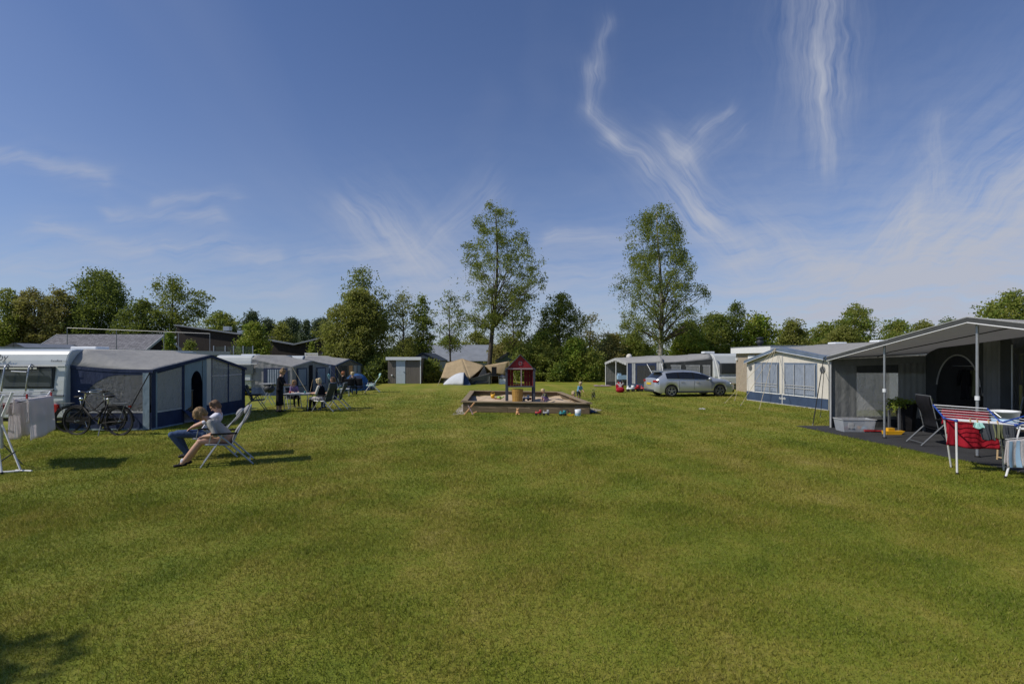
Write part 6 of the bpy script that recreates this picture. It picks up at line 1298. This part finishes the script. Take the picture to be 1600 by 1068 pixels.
for i, (m, lb) in enumerate((('red_plastic', 'red'), ('white_plastic', 'white'), ('orange_wood', 'orange'), ('pale_blue_plastic', 'pale blue'))):
    o = MB().ellip((0, 0, 0), (.10, .07, .06), 12, 8).box((.05, 0, .05), (.1, .04, .05)).build('toy_car', m, smooth=False); o.location = bx.location + Vector((-.25 + i * .17, rr.uniform(-.08, .08), .08)); tag(o, f'{lb} toy inside the clear storage box', 'toy')
toy('toy_rake', 'red plastic toy rake lying on the dark mat', 1370, 676, [('stick', 'red_plastic', lambda b: b.tube([(-.3, .05, .035), (.28, 0, .035)], .022, 8)), ('head', 'red_plastic', lambda b: b.box((.3, 0, .03), (.05, .3, .03)).box((-.2, .05, .05), (.3, .1, .05)))], .016)
toy('toy_boat', 'yellow toy boat lying on the dark mat beside the pole', 1394, 679, [('hull', 'yellow_plastic', lambda b: b.prism([(-.22, 0), (.18, 0), (.3, .10), (-.24, .10)], lambda a, z, t: (a, t, z), -.09, .09)), ('cabin', 'yellow_plastic', lambda b: b.box((-.06, 0, .14), (.18, .12, .08)))], .016)
pl = thing('planter_stand', 'black tall planter with feathery green plants under the canopy', 'planter', (G(1386, 668).x, 15.15, .016))
MB().lathe([(0, .02), (.20, .02), (.26, .74), (.29, .76), (.29, .8), (.24, .8), (.22, .72), (0, .72)], (0, 0, 0), 8).build('pot', 'black', pl)
for sx in (-1, 1): MB().bar((sx * .36, -.2, 0), (sx * .36, -.2, .78), .05, .05).bar((sx * .36, .2, 0), (sx * .36, .2, .78), .05, .05).build('stand_leg', 'pole_grey', pl)
MB().box((0, -.22, .78), (.8, .04, .06)).box((0, .22, .78), (.8, .04, .06)).build('stand_rail', 'black', pl)
def plant_leaves():
    rg = np.random.default_rng(8); P = []
    for k in range(46):
        a = rg.uniform(0, 6.28); l = rg.uniform(.25, .62); dz = rg.uniform(-.1, .75); t = np.linspace(.1, 1, 34)[:, None]
        d = np.array([math.cos(a) * 1.25, math.sin(a) * .6, dz]); base = np.array([rg.uniform(-.2, .2), rg.uniform(-.1, .1), .8]); p = base + d * l * t + np.array([0, 0, -1]) * .35 * l * t ** 2 + rg.standard_normal((34, 3)) * .035; P.append(p)
    P = np.concatenate(P); n = len(P); a = rg.standard_normal((n, 3)); a /= np.linalg.norm(a, axis=1, keepdims=True); b = np.cross(a, rg.standard_normal((n, 3))); b /= np.linalg.norm(b, axis=1, keepdims=True); s = rg.uniform(.02, .045, (n, 1))
    raw_mesh('foliage', np.stack([P - a * s, P + b * s * .5, P + a * s, P - b * s * .5], 1).reshape(-1, 3), 4, 'leaf_bright', pl)
plant_leaves()
recliner('charcoal high-backed chair with folded legs nearest the awning doorway', (10.62, 12.7, .016), R(-12), 'black_cloth', frame='pole_grey', back=12, H=1.22, w=.62, group='folding chairs')
recliner('second charcoal chair behind the red laundry', (12.0, 12.0, .016), R(190), 'black_cloth', frame='pole_grey', back=16, H=1.2, w=.62, group='folding chairs')
recliner('third charcoal chair behind the white bucket at the right border', (12.0, 11.0, .016), R(200), 'black_cloth', frame='pole_grey', back=16, H=1.3, w=.72, group='folding chairs')
tb_ = camp_table('white topped camping table under the canopy at the right border', (10.85, 10.55, .016), R(4), 1.2, .8, .72, 'white_plastic', 'pale_wood')
bk = thing('bucket', 'white bucket with a blue lower half on the camping table', 'bucket', (Wp(1570.5, 640, 10.6).x, 10.6, .745))
MB().lathe([(0, 0), (.19, 0), (.225, .30), (.24, .30), (.24, .33), (.215, .33), (.18, .015), (0, .015)], (0, 0, 0), 24).build('tub', 'white_plastic', bk, smooth=True); MB().lathe([(.193, .0), (.214, .17), (.217, .17), (.197, 0)], (0, 0, 0), 24).build('blue_band', 'pale_blue_plastic', bk, smooth=True); MB().tube([(-.235, 0, .3), (-.2, -.12, .2), (0, -.24, .14), (.2, -.12, .2), (.235, 0, .3)], .006, 6).build('handle', 'alu', bk)

# ------------------------------------------------------------------ bits by the porch tent
st = thing('beanbag_chair', 'red, white and blue patterned folding seat before the porch tent', 'chair', at(969, 613)); st.scale = (.8, .8, .8)
MB().ellip((0, 0, .22), (.36, .34, .24), 16, 10).ellip((0, .2, .5), (.32, .16, .36), 16, 10).build('cushion', 'red_cloth', st, smooth=True)
MB().bar((-.3, -.16, .2), (.26, .02, .76), .10, .03, up=(0, 1, 0)).bar((.3, -.16, .2), (-.26, .02, .76), .10, .031, up=(0, 1, 0)).bar((0, -.20, .1), (0, .02, .84), .09, .033, up=(0, 1, 0)).build('white_cross', 'white_cloth', st); MB().ellip((0, .06, .92), (.14, .1, .11), 12, 8).build('cushion_top', 'navy', st, smooth=True)
for px, py, m, lb, nm in ((993, 611, 'red_plastic', 'red toy tractor at the porch tent skirt', 'toy_tractor'), (1006, 611, 'red_plastic', 'red toy wagon between porch tent and car', 'toy_wagon'), (985, 611.5, 'white_plastic', 'white toy lorry left of the red tractor', 'toy_lorry')):
    t_ = toy(nm, lb, px, py, [('body', m, truck), ('wheels', 'rubber', wheels)]); t_.scale = (1.6, 1.6, 1.6)
toy('picnic_rug', 'crumpled brownish rug on the grass left of the porch tent', 941, 603.5, [('rug', 'rail_pink', lambda b: b.grid(lambda i, j: ((i - .5) * 1.3, (j - .5) * .9, .06 + .06 * math.sin(i * 9) * math.sin(j * 7)), 14, 10))], cat='rug')
toy('pushcart', 'small dark handcart inside the porch tent', 974, 0, [('tub', 'pale_blue_plastic', lambda b: b.box((0, 0, .75), (.9, .5, .3)).box((-.3, 0, .95), (.2, .4, .2))), ('leg', 'dark_trim', lambda b: [b.tube([(x, y, 0), (x, y, .62)], .03, 6) for x in (-.38, .38) for y in (-.2, .2)])], cat='cart', Y=38.4)
print('objects', len(bpy.data.objects), 'tris', sum(len(m.polygons) for m in bpy.data.meshes))
